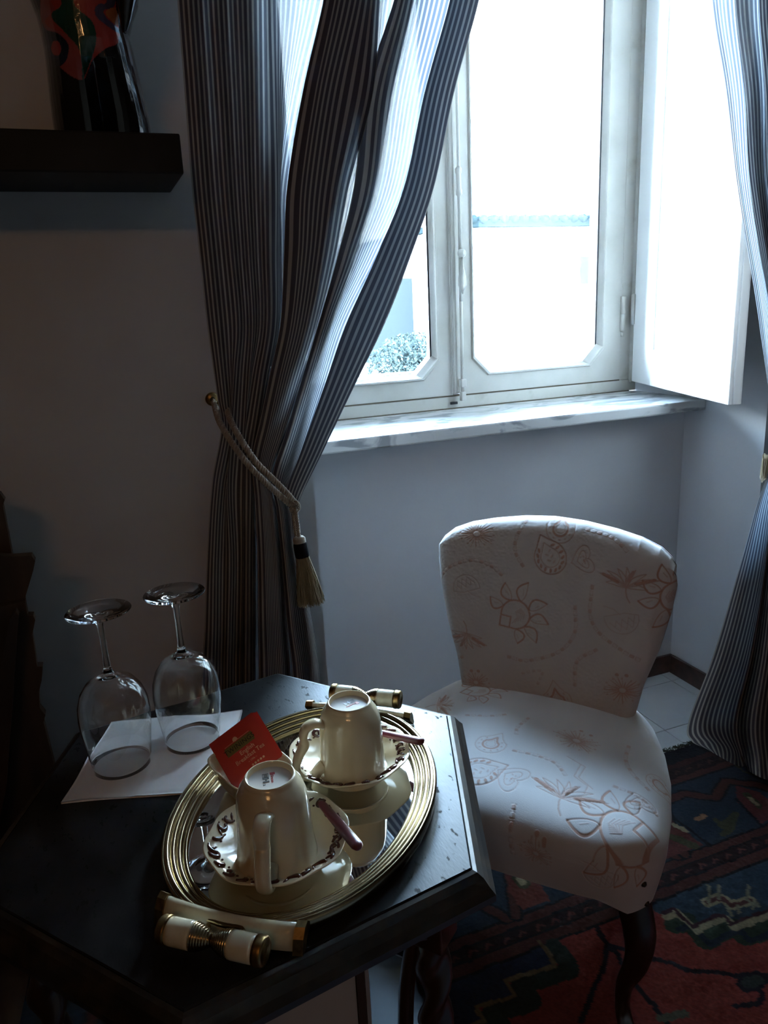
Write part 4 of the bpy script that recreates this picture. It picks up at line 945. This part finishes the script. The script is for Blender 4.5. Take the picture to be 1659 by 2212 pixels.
bb_ = T_*topf; T0 = bb_.copy(); B2 = T_*topf*1.0-.02*(1-T_); aa_ = S_*hwf(np.maximum(B2, 0)); aa_ -= .010*np.sign(S_)*np.clip((B2-.285)/.03, 0, 1)*(np.abs(S_) > .97)
e = np.minimum(1-np.abs(S_), (1-T_)*1.6); rr_ = .13; q_ = np.clip(e/rr_, 0, 1); fd = .036*np.sqrt(1-(1-q_)**2)+.010*(1-S_**2)*np.sin(np.clip(T_, 0, 1)*PI)
cv = Canvas(aa_, B2)
bl_ = back_local
m_flower(cv, bl_(1125, 1320), math.radians(-6), .92)
m_bigleaf(cv, bl_(1198, 1200), math.radians(28), .88); m_drop(cv, bl_(1218, 1140), 0, .95); m_heart(cv, bl_(1268, 1205), math.radians(-70), .95)
m_sprig(cv, bl_(1360, 1262), math.radians(-4), .80); m_burst(cv, bl_(1042, 1150), 0, 1.0); m_fan(cv, bl_(1022, 1265), .5, .9); m_fan(cv, bl_(1350, 1325), 3.6, 1.0)
m_sprig(cv, bl_(1022, 1360), math.radians(175), .72); m_burst(cv, bl_(1352, 1480), .1, .95); m_burst(cv, bl_(1040, 1465), .1, .8); m_drop(cv, bl_(1212, 1505), .25, 1.0)
m_flower(cv, bl_(1468, 1285), math.radians(160), .9)
m_dots(cv, [bl_(*p) for p in ((960, 1250), (985, 1220), (1030, 1205), (1070, 1215), (1100, 1240))]); m_dots(cv, [bl_(*p) for p in ((1142, 1125), (1125, 1160), (1125, 1190), (1145, 1225))])
m_dots(cv, [bl_(*p) for p in ((1275, 1142), (1320, 1155), (1345, 1170), (1365, 1190))]); m_dots(cv, [bl_(*p) for p in ((1288, 1262), (1284, 1320), (1305, 1360), (1360, 1400), (1390, 1415))])
m_dots(cv, [bl_(*p) for p in ((1252, 1305), (1250, 1360), (1215, 1400), (1150, 1418), (1110, 1410))]); m_dots(cv, [bl_(*p) for p in ((1295, 1395), (1255, 1420), (1250, 1475))]); m_dots(cv, [bl_(*p) for p in ((990, 1415), (1020, 1408))]); m_dots(cv, [bl_(*p) for p in ((947, 1185), (965, 1195))])
m_dots(cv, [bl_(*p) for p in ((1140, 1445), (1180, 1440), (1170, 1470))], .003, .3)
BASE = (.60, .53, .485); TINT = (.44, .19, .10)
colb = cloth_col(cv, BASE, TINT, vnoise(aa_, B2, .05, 3))
hgt = cv.h*.0017+.0004*vnoise(aa_, B2, .004, 5)
fy_ = fd+np.clip(hgt, -.0022, .0018)*np.clip(q_*2, 0, 1)
def backpt(a, b_, f): return np.stack([a, f*-math.cos(LEAN)+b_*math.sin(LEAN)-.004, .462+b_*math.cos(LEAN)+f*math.sin(LEAN)], -1)
curve = .018*(aa_/.25)**2            # the back wraps slightly forward at the sides
Vf = backpt(aa_, B2, fy_+curve-.012); Vr = backpt(aa_, B2, -.75*fd+curve*.6-.012)
nv = ns*ntt; F1 = grid_faces(ns, ntt, False)
np_mesh('backrest', Vf.reshape(-1, 3), F1, M['damask'], ch, col=colb.reshape(-1, 3))
st = 8; Vr_ = Vr[::st, ::st] if False else Vr
ii = np.unique(np.append(np.arange(0, ns, 6), ns-1)); jj = np.unique(np.append(np.arange(0, ntt, 6), ntt-1)); Vr_ = Vr[np.ix_(ii, jj)]
np_mesh('backrest_rear', Vr_.reshape(-1, 3), grid_faces(len(ii), len(jj), True), M['plain_cloth'], ch)
# seat: rectangular param grid on a flared plan, then the skirt falls over the edge
def plan(u, v):   # u -1..1 across, v 0..1 back to front -> x right, f forward
    hw = np.interp(v, [0, .12, .28, .45, .65, .85, 1], [.205, .232, .262, .283, .296, .300, .296]); f = -.055+v*.475
    k = np.clip((v-.86)/.14, 0, 1)**2; x = u*(hw-.020*k*np.abs(u)**4); f = f-.040*(np.abs(u)**6)*np.clip((v-.6)/.4, 0, 1)+.004*(1-u*u)*v
    kb = np.clip((.14-v)/.14, 0, 1)**2; x = x-u*.030*kb*np.abs(u)**3; return x, f
nu, nvv = 460, 360
_l = np.linspace(-1, 1, nu); _m = np.linspace(0, 1, nvv); U_, V_ = np.meshgrid(.3*_l+.7*np.sin(_l*PI/2), .3*_m+.7*(1-np.cos(PI*_m))/2, indexing='ij'); SX, SF = plan(U_, V_)
eS = np.minimum(1-np.abs(U_), np.minimum((1-V_)*1.5, V_*2.5)); qs = np.clip(eS/.24, 0, 1)
SZ = .418+.042*np.sqrt(1-(1-qs)**2)+.022*(1-U_**2)*(1-(V_-.5)**2*2.2)+.004*V_
# skirt rows
per = [(i, nvv-1) for i in range(nu)]  # front
loop = [(0, j) for j in range(nvv)]+[(i, nvv-1) for i in range(1, nu)]+[(nu-1, j) for j in range(nvv-2, -1, -1)]+[(i, 0) for i in range(nu-2, 0, -1)]
LI = np.array(loop); px_, pf_, pz_ = SX[LI[:, 0], LI[:, 1]], SF[LI[:, 0], LI[:, 1]], SZ[LI[:, 0], LI[:, 1]]
tg = np.stack([np.roll(px_, -3)-np.roll(px_, 3), np.roll(pf_, -3)-np.roll(pf_, 3)], -1); tg /= np.linalg.norm(tg, axis=1)[:, None]; nrm = np.stack([-tg[:, 1], tg[:, 0]], -1)
cen_ = np.array([0, .18]); sgn = np.sign(((np.stack([px_, pf_], -1)-cen_)*nrm).sum(1)); nrm *= sgn[:, None]
nsk = 76; dep = np.linspace(0, 1, nsk+1)[1:]
cornr = np.clip((np.abs(px_)-.20)/.06, 0, 1)**1.5*np.clip((pf_-.285)/.05, 0, 1)**1.5
zbot = .340-.026*cornr
KX = px_[:, None]+nrm[:, 0:1]*(-.020*np.clip(dep-.15, 0, 1)**1.3)[None, :]; KF = pf_[:, None]+nrm[:, 1:2]*(-.020*np.clip(dep-.15, 0, 1)**1.3)[None, :]
KZ = pz_[:, None]+(zbot-pz_)[:, None]*dep[None, :]
PX = px_[:, None]+nrm[:, 0:1]*((pz_-zbot)[:, None]*dep[None, :]); PF = pf_[:, None]+nrm[:, 1:2]*((pz_-zbot)[:, None]*dep[None, :])
allx = np.concatenate([SX.ravel(), PX.ravel()]); ally = np.concatenate([SF.ravel(), PF.ravel()])
cv = Canvas(allx[None, :], ally[None, :]); sl = seat_local
m_flower(cv, sl(1032, 1500, .465), math.radians(15), .8, -1); m_burst(cv, sl(1245, 1605), .3, 1.05, -1); m_drop(cv, sl(1060, 1615), .2, .95, -1)
m_bigleaf(cv, sl(1035, 1670), .9, .95, -1); m_heart(cv, sl(1105, 1685), 1.9, 1.15, -1); m_sprig(cv, sl(1212, 1725), math.radians(8), .95, -1); m_flower(cv, sl(1350, 1780), math.radians(200), 1.12, -1)
m_fan(cv, sl(1300, 1830), 2.6, .9, -1); m_drop(cv, sl(1428, 1675), 1.2, .8, -1); m_sprig(cv, sl(945, 1520), 1.2, .7, -1); m_heart(cv, sl(1382, 1725), 2.6, .9, -1)
m_burst(cv, sl(1150, 1790), .3, .7, -1)
m_dots(cv, [sl(*p) for p in ((1112, 1630), (1160, 1640), (1200, 1655), (1222, 1680))]); m_dots(cv, [sl(*p) for p in ((1358, 1610), (1352, 1640), (1370, 1670), (1410, 1700))]); m_dots(cv, [sl(*p) for p in ((1330, 1698), (1385, 1715), (1425, 1740))])
m_dots(cv, [sl(*p) for p in ((1110, 1735), (1100, 1765), (1092, 1790))]); m_dots(cv, [sl(*p) for p in ((1140, 1560), (1118, 1580), (1115, 1600))]); m_dots(cv, [sl(*p) for p in ((1010, 1550), (1060, 1553), (1100, 1550))])
cv.poly([sl(1225, 1640), sl(1255, 1655), sl(1240, 1680), sl(1270, 1700), sl(1262, 1715)], .0022, .4, -.6); cv.poly([sl(1235, 1645), sl(1265, 1660), sl(1250, 1682), sl(1280, 1705)], .0022, .4, -.6)
hs = cv.h[0]; mot = vnoise(allx, ally, .05, 9)
cols_ = cloth_col(cv, BASE, TINT, mot[None, :])[0]
n1 = nu*nvv; SZ2 = SZ.ravel()+np.clip(hs[:n1]*.0017, -.0022, .0018)
Vs = np.stack([SX.ravel(), -SF.ravel(), SZ2], -1); hk_ = np.clip(hs[n1:]*.0017, -.0022, .0018).reshape(len(LI), nsk)
Vk = np.stack([(KX+nrm[:, 0:1]*hk_).ravel(), -(KF+nrm[:, 1:2]*hk_).ravel(), KZ.ravel()], -1)
Vall = np.vstack([Vs, Vk]); F = [grid_faces(nu, nvv, True)]
L0 = LI[:, 0]*nvv+LI[:, 1]; nl = len(LI); k = np.arange(nl); kn = (k+1) % nl
F.append(np.stack([L0[k], L0[kn], n1+kn*nsk, n1+k*nsk], -1)[:, ::-1])
for r in range(nsk-1): F.append(np.stack([n1+k*nsk+r, n1+kn*nsk+r, n1+kn*nsk+r+1, n1+k*nsk+r+1], -1)[:, ::-1])
_t = F[0][nvv*(nu//2)]; _nz = np.cross(Vall[_t[1]]-Vall[_t[0]], Vall[_t[2]]-Vall[_t[0]])[2]
_q = F[5][nu//2+nvv]; _ns = np.cross(Vall[_q[1]]-Vall[_q[0]], Vall[_q[2]]-Vall[_q[0]]); _out = Vall[_q[0]]-np.array([0, -.18, .4]); _so = _ns[:2]@_out[:2]
if _nz < 0: F[0] = F[0][:, ::-1]
if _so < 0: F[1:] = [f_[:, ::-1] for f_ in F[1:]]
np_mesh('seat', Vall, np.vstack(F), M['damask'], ch, col=cols_)
MB().rings([[(x_, -f_, .345) for x_, f_ in zip((KX[::12, -1]*.97), (KF[::12, -1]*.98))], [(x_, -f_, .352) for x_, f_ in zip((KX[::12, -1]*.97), (KF[::12, -1]*.98))]], cap=(True, True), sm=False).build('seat_base', M['dark_wood'], ch)
for zz in (.374, .332):
    px_s, py_s = (1391, 1910) if zz > .35 else (1397, 1952)
    bpy.context.view_layer.update(); _d = Vector(ray(px_s, py_s)); _hit = SC.ray_cast(bpy.context.evaluated_depsgraph_get(), Vector((0, 0, CAMZ)), _d.normalized())
    if _hit[0]:
        q3 = np.array(_hit[1])-CB; nn_ = np.array(_hit[2]); nn_ = nn_*(-1 if nn_@np.array(_d) > 0 else 1)
        MB().lathe([(0, .0042), (.003, .0036), (.0052, .0008), (.0055, -.004)], 14, (q3@rv, -(q3@fv), _hit[1][2]), (nn_@rv, -(nn_@fv), nn_[2])).build('stud', M['stud'], ch)
def cab_leg(sx_, front):
    g = MB(); y0 = -.326 if front else .0; x0 = .243*sx_ if front else .175*sx_
    d = np.array([sx_*.7, -.7]) if front else np.array([sx_*.3, .95])
    P = [(-.002, .355, .022), (.016, .30, .029), (.034, .25, .027), (.030, .19, .021), (.0, .11, .0145), (-.004, .06, .013), (.006, .03, .014), (.018, .014, .018), (.02, .0065, .016)] if front else [(0, .36, .02), (.0, .25, .018), (.02, .1, .015), (.05, .007, .013)]
    Q = smooth_path([(x0+d[0]*o_, y0+d[1]*o_, z) for o_, z, r in P], 6); rad = np.interp(np.linspace(0, len(P)-1, len(Q)), range(len(P)), [p[2] for p in P])
    g.tube(Q, list(rad), 16); return g.build('leg', M['dark_wood'], ch)
for s_ in (1, -1): cab_leg(s_, True); cab_leg(s_, False)

# ------------------------------------------------------------------ rug
RX0, RX1, RY0, RY1 = -.9, 2.3, .15, 1.522
xs = np.arange(RX0, RX1, .0042); ys = np.arange(RY0, RY1, .0036)
xs = np.concatenate([np.arange(RX0, .35, .012), np.arange(.35, 1.75, .0036), np.arange(1.75, RX1, .012)]); ys = np.concatenate([np.arange(RY0, .62, .012), np.arange(.62, RY1, .0036)])
GX, GY = np.meshgrid(xs, ys, indexing='ij'); C = np.zeros(GX.shape+(3,))
def P0(px, py): q = onz(px, py, 0); return (q[0], q[1])
wob = .0025*vnoise(GX, GY, .02, 21); X_, Y_ = GX+wob, GY+.0025*vnoise(GX, GY, .018, 22)
RED = (.26, .034, .026); BLUE = (.018, .036, .060); DK = (.006, .008, .014); MAR = (.085, .024, .018); CREAM = (.34, .28, .17); GRN = (.022, .045, .028); NAVY = (.010, .020, .040); OLV = (.060, .062, .028)
def band(y0, y1, c): C[(Y_ >= y0) & (Y_ < y1)] = c
C[:] = RED
band(1.076, 1.60, BLUE); band(1.076, 1.083, DK); band(1.083, 1.107, MAR); band(1.107, 1.112, DK); band(1.112, 1.140, (.022, .008, .010)); band(1.140, 1.145, DK); band(1.145, 1.166, MAR); band(1.166, 1.172, DK)
band(1.172, 1.385, BLUE); band(1.385, 1.392, DK); band(1.392, 1.412, MAR); band(1.412, 1.448, (.020, .008, .010)); band(1.448, 1.468, (.05, .014, .012)); band(1.468, 1.60, DK)
def stroke(pts, w, c):
    pts = np.array(pts); x0, y0 = pts.min(0)-w; x1, y1 = pts.max(0)+w; sel = (X_ > x0) & (X_ < x1) & (Y_ > y0) & (Y_ < y1)
    if not sel.any(): return
    X, Y = X_[sel], Y_[sel]; D = np.full(X.shape, 9.)
    for a, b_ in zip(pts[:-1], pts[1:]):
        d = b_-a; u = np.clip(((X-a[0])*d[0]+(Y-a[1])*d[1])/(d@d+1e-12), 0, 1); D = np.minimum(D, np.hypot(X-a[0]-u*d[0], Y-a[1]-u*d[1]))
    t = C[sel]; t[D < w/2] = c; C[sel] = t
def fill(poly, c): C[inpoly(X_, Y_, poly)] = c
# small hooks in the dark guard stripes
for k in range(80):
    x_ = -.88+k*.040
    stroke([(x_, 1.119), (x_+.010, 1.130), (x_+.018, 1.124)], .006, (.12, .035, .025)); stroke([(x_, 1.424), (x_+.012, 1.436), (x_+.02, 1.43)], .006, (.07, .03, .022))
# blue corner fields with cream and green stepped outline
zig_r = [P0(1300, 2030), P0(1380, 1998), P0(1439, 1985), P0(1464, 1975), P0(1504, 2016), P0(1554, 1990), P0(1572, 1989), P0(1586, 2009), P0(1659, 1982), P0(1760, 1940), P0(1800, 1960), P0(1900, 1920)]
fill([(zig_r[2][0]-.02, 1.076)]+zig_r[2:]+[(2.3, .9), (2.3, 1.076)], (.026, .056, .088))
gz = [(x_, y_-.026) for x_, y_ in zig_r[2:]]; stroke(gz, .046, GRN); stroke([(x_, y_-.038) for x_, y_ in zig_r[2:]], .014, NAVY); stroke(zig_r[2:], .017, CREAM); stroke([(x_, y_+.010) for x_, y_ in zig_r[2:]], .008, (.05, .012, .02))
zig_l = [P0(1165, 2040), P0(1182, 2060), P0(1198, 2090), P0(1093, 2122), P0(1112, 2156), P0(1030, 2182), P0(1045, 2210), P0(930, 2260)]
fill(zig_l+[(-.9, .6), (-.9, 1.076), (zig_l[0][0], 1.076)], (.014, .026, .060))
stroke([(x_+.022, y_-.022) for x_, y_ in zig_l], .040, (.016, .030, .022)); stroke(zig_l, .009, (.16, .11, .055))
# four legged motif
for p in ([(1528, 1955), (1550, 1945), (1560, 1946), (1580, 1962), (1600, 1955), (1618, 1948)],): stroke([P0(*q) for q in p], .026, CREAM); stroke([P0(*q) for q in p], .013, (.09, .02, .02))
for p in ([(1530, 1955), (1531, 1918)], [(1551, 1946), (1553, 1916)], [(1612, 1947), (1617, 1917)], [(1572, 1962), (1582, 1984)], [(1594, 1962), (1598, 1978)], [(1618, 1950), (1638, 1962)], [(1634, 1956), (1624, 1968)]): stroke([P0(*q) for q in p], .007, (.22, .20, .13))
# vines in the red field
for p in ([(1400, 2078), (1440, 2083), (1490, 2102), (1550, 2105), (1605, 2116), (1659, 2112)], [(1290, 2010), (1312, 2045), (1345, 2055), (1395, 2060)], [(1312, 2045), (1302, 2098), (1285, 2135), (1255, 2212)], [(1322, 2055), (1350, 2092)], [(1370, 2130), (1400, 2165), (1440, 2215)], [(1640, 2140), (1648, 2160), (1630, 2175), (1588, 2180)]):
    stroke(smooth_path([P0(*q) for q in p], 5), .011, (.014, .012, .024))
stroke([P0(*q) for q in ((1595, 2125), (1610, 2112), (1640, 2108), (1655, 2120), (1640, 2140), (1610, 2146), (1595, 2130))], .012, (.014, .012, .024)); stroke([P0(1612, 2130), P0(1638, 2120)], .022, (.03, .045, .04)); stroke([P0(1425, 2205), P0(1480, 2195)], .016, (.10, .10, .07))
# meander of the main border
for k in range(-4, 6):
    ox = k*.46
    mp_ = lambda *pts: [(x_+ox, y_) for x_, y_ in pts]
    stroke(mp_((1.16, 1.172), (1.24, 1.345), (1.32, 1.35), (1.38, 1.30), (1.46, 1.345), (1.52, 1.30), (1.60, 1.172)), .034, DK); stroke(mp_((1.16, 1.172), (1.24, 1.345), (1.32, 1.35), (1.38, 1.30), (1.46, 1.345), (1.52, 1.30), (1.60, 1.172)), .022, MAR)
fill([P0(*q) for q in ((1590, 1700), (1640, 1715), (1700, 1760), (1640, 1785), (1590, 1735))], (.13, .03, .03)); stroke([P0(1612, 1720), P0(1638, 1745)], .02, OLV); stroke([P0(1618, 1728), P0(1634, 1742)], .012, CREAM)
fill([P0(*q) for q in ((1440, 1770), (1520, 1830), (1440, 1858), (1380, 1880), (1380, 1780))], (.12, .028, .026)); stroke([P0(1455, 1785), P0(1478, 1798)], .016, CREAM); stroke([P0(1450, 1812), P0(1500, 1832)], .024, OLV)
stroke([P0(1545, 1775), P0(1560, 1790), P0(1590, 1762), P0(1580, 1790), P0(1562, 1808)], .016, OLV); stroke([P0(1506, 1775), P0(1520, 1766)], .014, (.32, .16, .08))
stroke([P0(1450, 1765), P0(1535, 1832)], .008, DK); stroke([P0(1590, 1730), P0(1645, 1790)], .008, DK)
fill([P0(*q) for q in ((1090, 1880), (1140, 1880), (1190, 1950), (1130, 1970), (1100, 1930))], (.16, .035, .025)); stroke([P0(1120, 1900), P0(1132, 1915)], .03, OLV); stroke([P0(1122, 1903), P0(1130, 1912)], .018, CREAM)
# dark inner edge line near the curtain
stroke([P0(1590, 1657), P0(1610, 1672), P0(1659, 1688), P0(1720, 1700)], .006, OLV)
C *= .62; C *= (1+.22*rng.normal(size=GX.shape).clip(-1.6, 1.6)*.6)[..., None]; C = C.clip(.002, 1)
GZ = .0060+.0006*rng.normal(size=GX.shape)+.0008*vnoise(GX, GY, .05, 30)
rg0 = (.7, .8)
rugE = empty('oriental_rug', (rg0[0], rg0[1], 0)); tag(rugE, 'red and blue patterned oriental rug under the chair and table', 'rug')
nx, ny = GX.shape
VT = np.stack([GX-rg0[0], GY-rg0[1], GZ], -1).reshape(-1, 3); loop = [(i, 0) for i in range(nx)]+[(nx-1, j) for j in range(1, ny)]+[(i, ny-1) for i in range(nx-2, -1, -1)]+[(0, j) for j in range(ny-2, 0, -1)]
li = np.array([i*ny+j for i, j in loop]); VB = VT[li].copy(); VB[:, 2] = .0008; k = np.arange(len(li)); kn = (k+1) % len(li)
FS = np.stack([li[k], len(VT)+k, len(VT)+kn, li[kn]], -1); cb = np.tile(np.array(DK), (len(li), 1))
np_mesh('pile', np.vstack([VT, VB]), np.vstack([grid_faces(nx, ny, True), FS]), M['rug'], rugE, col=np.vstack([C.reshape(-1, 3), cb]), smooth=False)
fr2 = MB()
for k in range(560):
    x_ = rng.uniform(1.0, 2.2); y_ = RY1-.002; fr2.tube([(x_-rg0[0], y_-rg0[1], .006), (x_-rg0[0]+rng.normal()*.006, y_-rg0[1]+.008, .004), (x_-rg0[0]+rng.normal()*.010, y_-rg0[1]+rng.uniform(.010, .024), .002)], .0011, 3, False)
o = fr2.build('fringe', M['fringe_dark'], rugE); o['kind'] = 'stuff'

# ------------------------------------------------------------------ dark stepped stand on the left
# outlines traced on its own standing plane, slats one behind the other
ls_ = empty('slatted_wooden_stand', (-.26, 1.30, 0)); tag(ls_, 'dark wooden stand of overlapping sloping slats left of the hexagonal table', 'stand')
def slat(y, th_, pts, m='carved'):
    P = [ony(px, py, y) for px, py in pts]; n = len(P)
    fr_ = [(p[0]+.26, y-1.30, max(p[2], 0)) for p in P]; bk = [(p[0]+.26, y-1.30+th_, max(p[2], 0)) for p in P]
    MB().rings([fr_, bk], cap=(True, True), sm=False).build('slat', M[m], ls_)
slat(1.40, .02, [(-140, 1010), (0, 1066), (10, 1080), (6, 1092), (28, 1210), (40, 1420), (60, 1800), (60, 2600), (-140, 2600)])
slat(1.35, .02, [(-120, 1190), (28, 1203), (68, 1200), (76, 1212), (72, 1232), (54, 1292), (58, 1420), (52, 1700), (30, 2700), (-140, 2700)])
slat(1.33, .02, [(-40, 1320), (54, 1300), (60, 1330), (72, 1330), (76, 1340), (70, 1370), (80, 1440), (92, 1440), (90, 1470), (84, 1495), (86, 1530), (98, 1545), (94, 1560), (120, 1665), (130, 1760), (150, 2700), (-60, 2700)])
slat(1.29, .02, [(-60, 1480), (-4, 1470), (20, 1340), (34, 1320), (40, 1330), (28, 1500), (14, 1700), (-10, 2700), (-80, 2700)], 'dark_wood')

# ------------------------------------------------------------------ warm lamp behind the viewer
lamp = empty('ceiling_lamp', (-.9, -1.5, 3.1)); tag(lamp, 'small chandelier with warm candle bulbs hanging behind the viewer', 'lamp')
MB().tube([(0, 0, 0), (0, 0, -.75)], .006).lathe([(0, -.75), (.04, -.74), (.02, -.68), (.0, -.66)], 16).build('stem', M['dull_brass'], lamp)
m, nt, b, o = new_mat('warm_bulb'); b.inputs['Emission Color'].default_value = (1, .52, .20, 1); b.inputs['Emission Strength'].default_value = 52; M['bulb'] = m
for k in range(5):
    a = k*2*PI/5; p = (math.cos(a)*.22, math.sin(a)*.22)
    ar = MB().tube(smooth_path([(0, 0, -.72), (p[0]*.6, p[1]*.6, -.76), (p[0], p[1], -.70)], 5), .005, 6).lathe([(.012, -.70), (.012, -.64)], 10, (p[0], p[1], 0), cap=(True, True)).build('arm', M['dull_brass'], lamp)
    MB().lathe([(0, -.64), (.012, -.63), (.015, -.61), (.009, -.585), (0, -.57)], 12, (p[0], p[1], 0)).build('bulb', M['bulb'], ar)
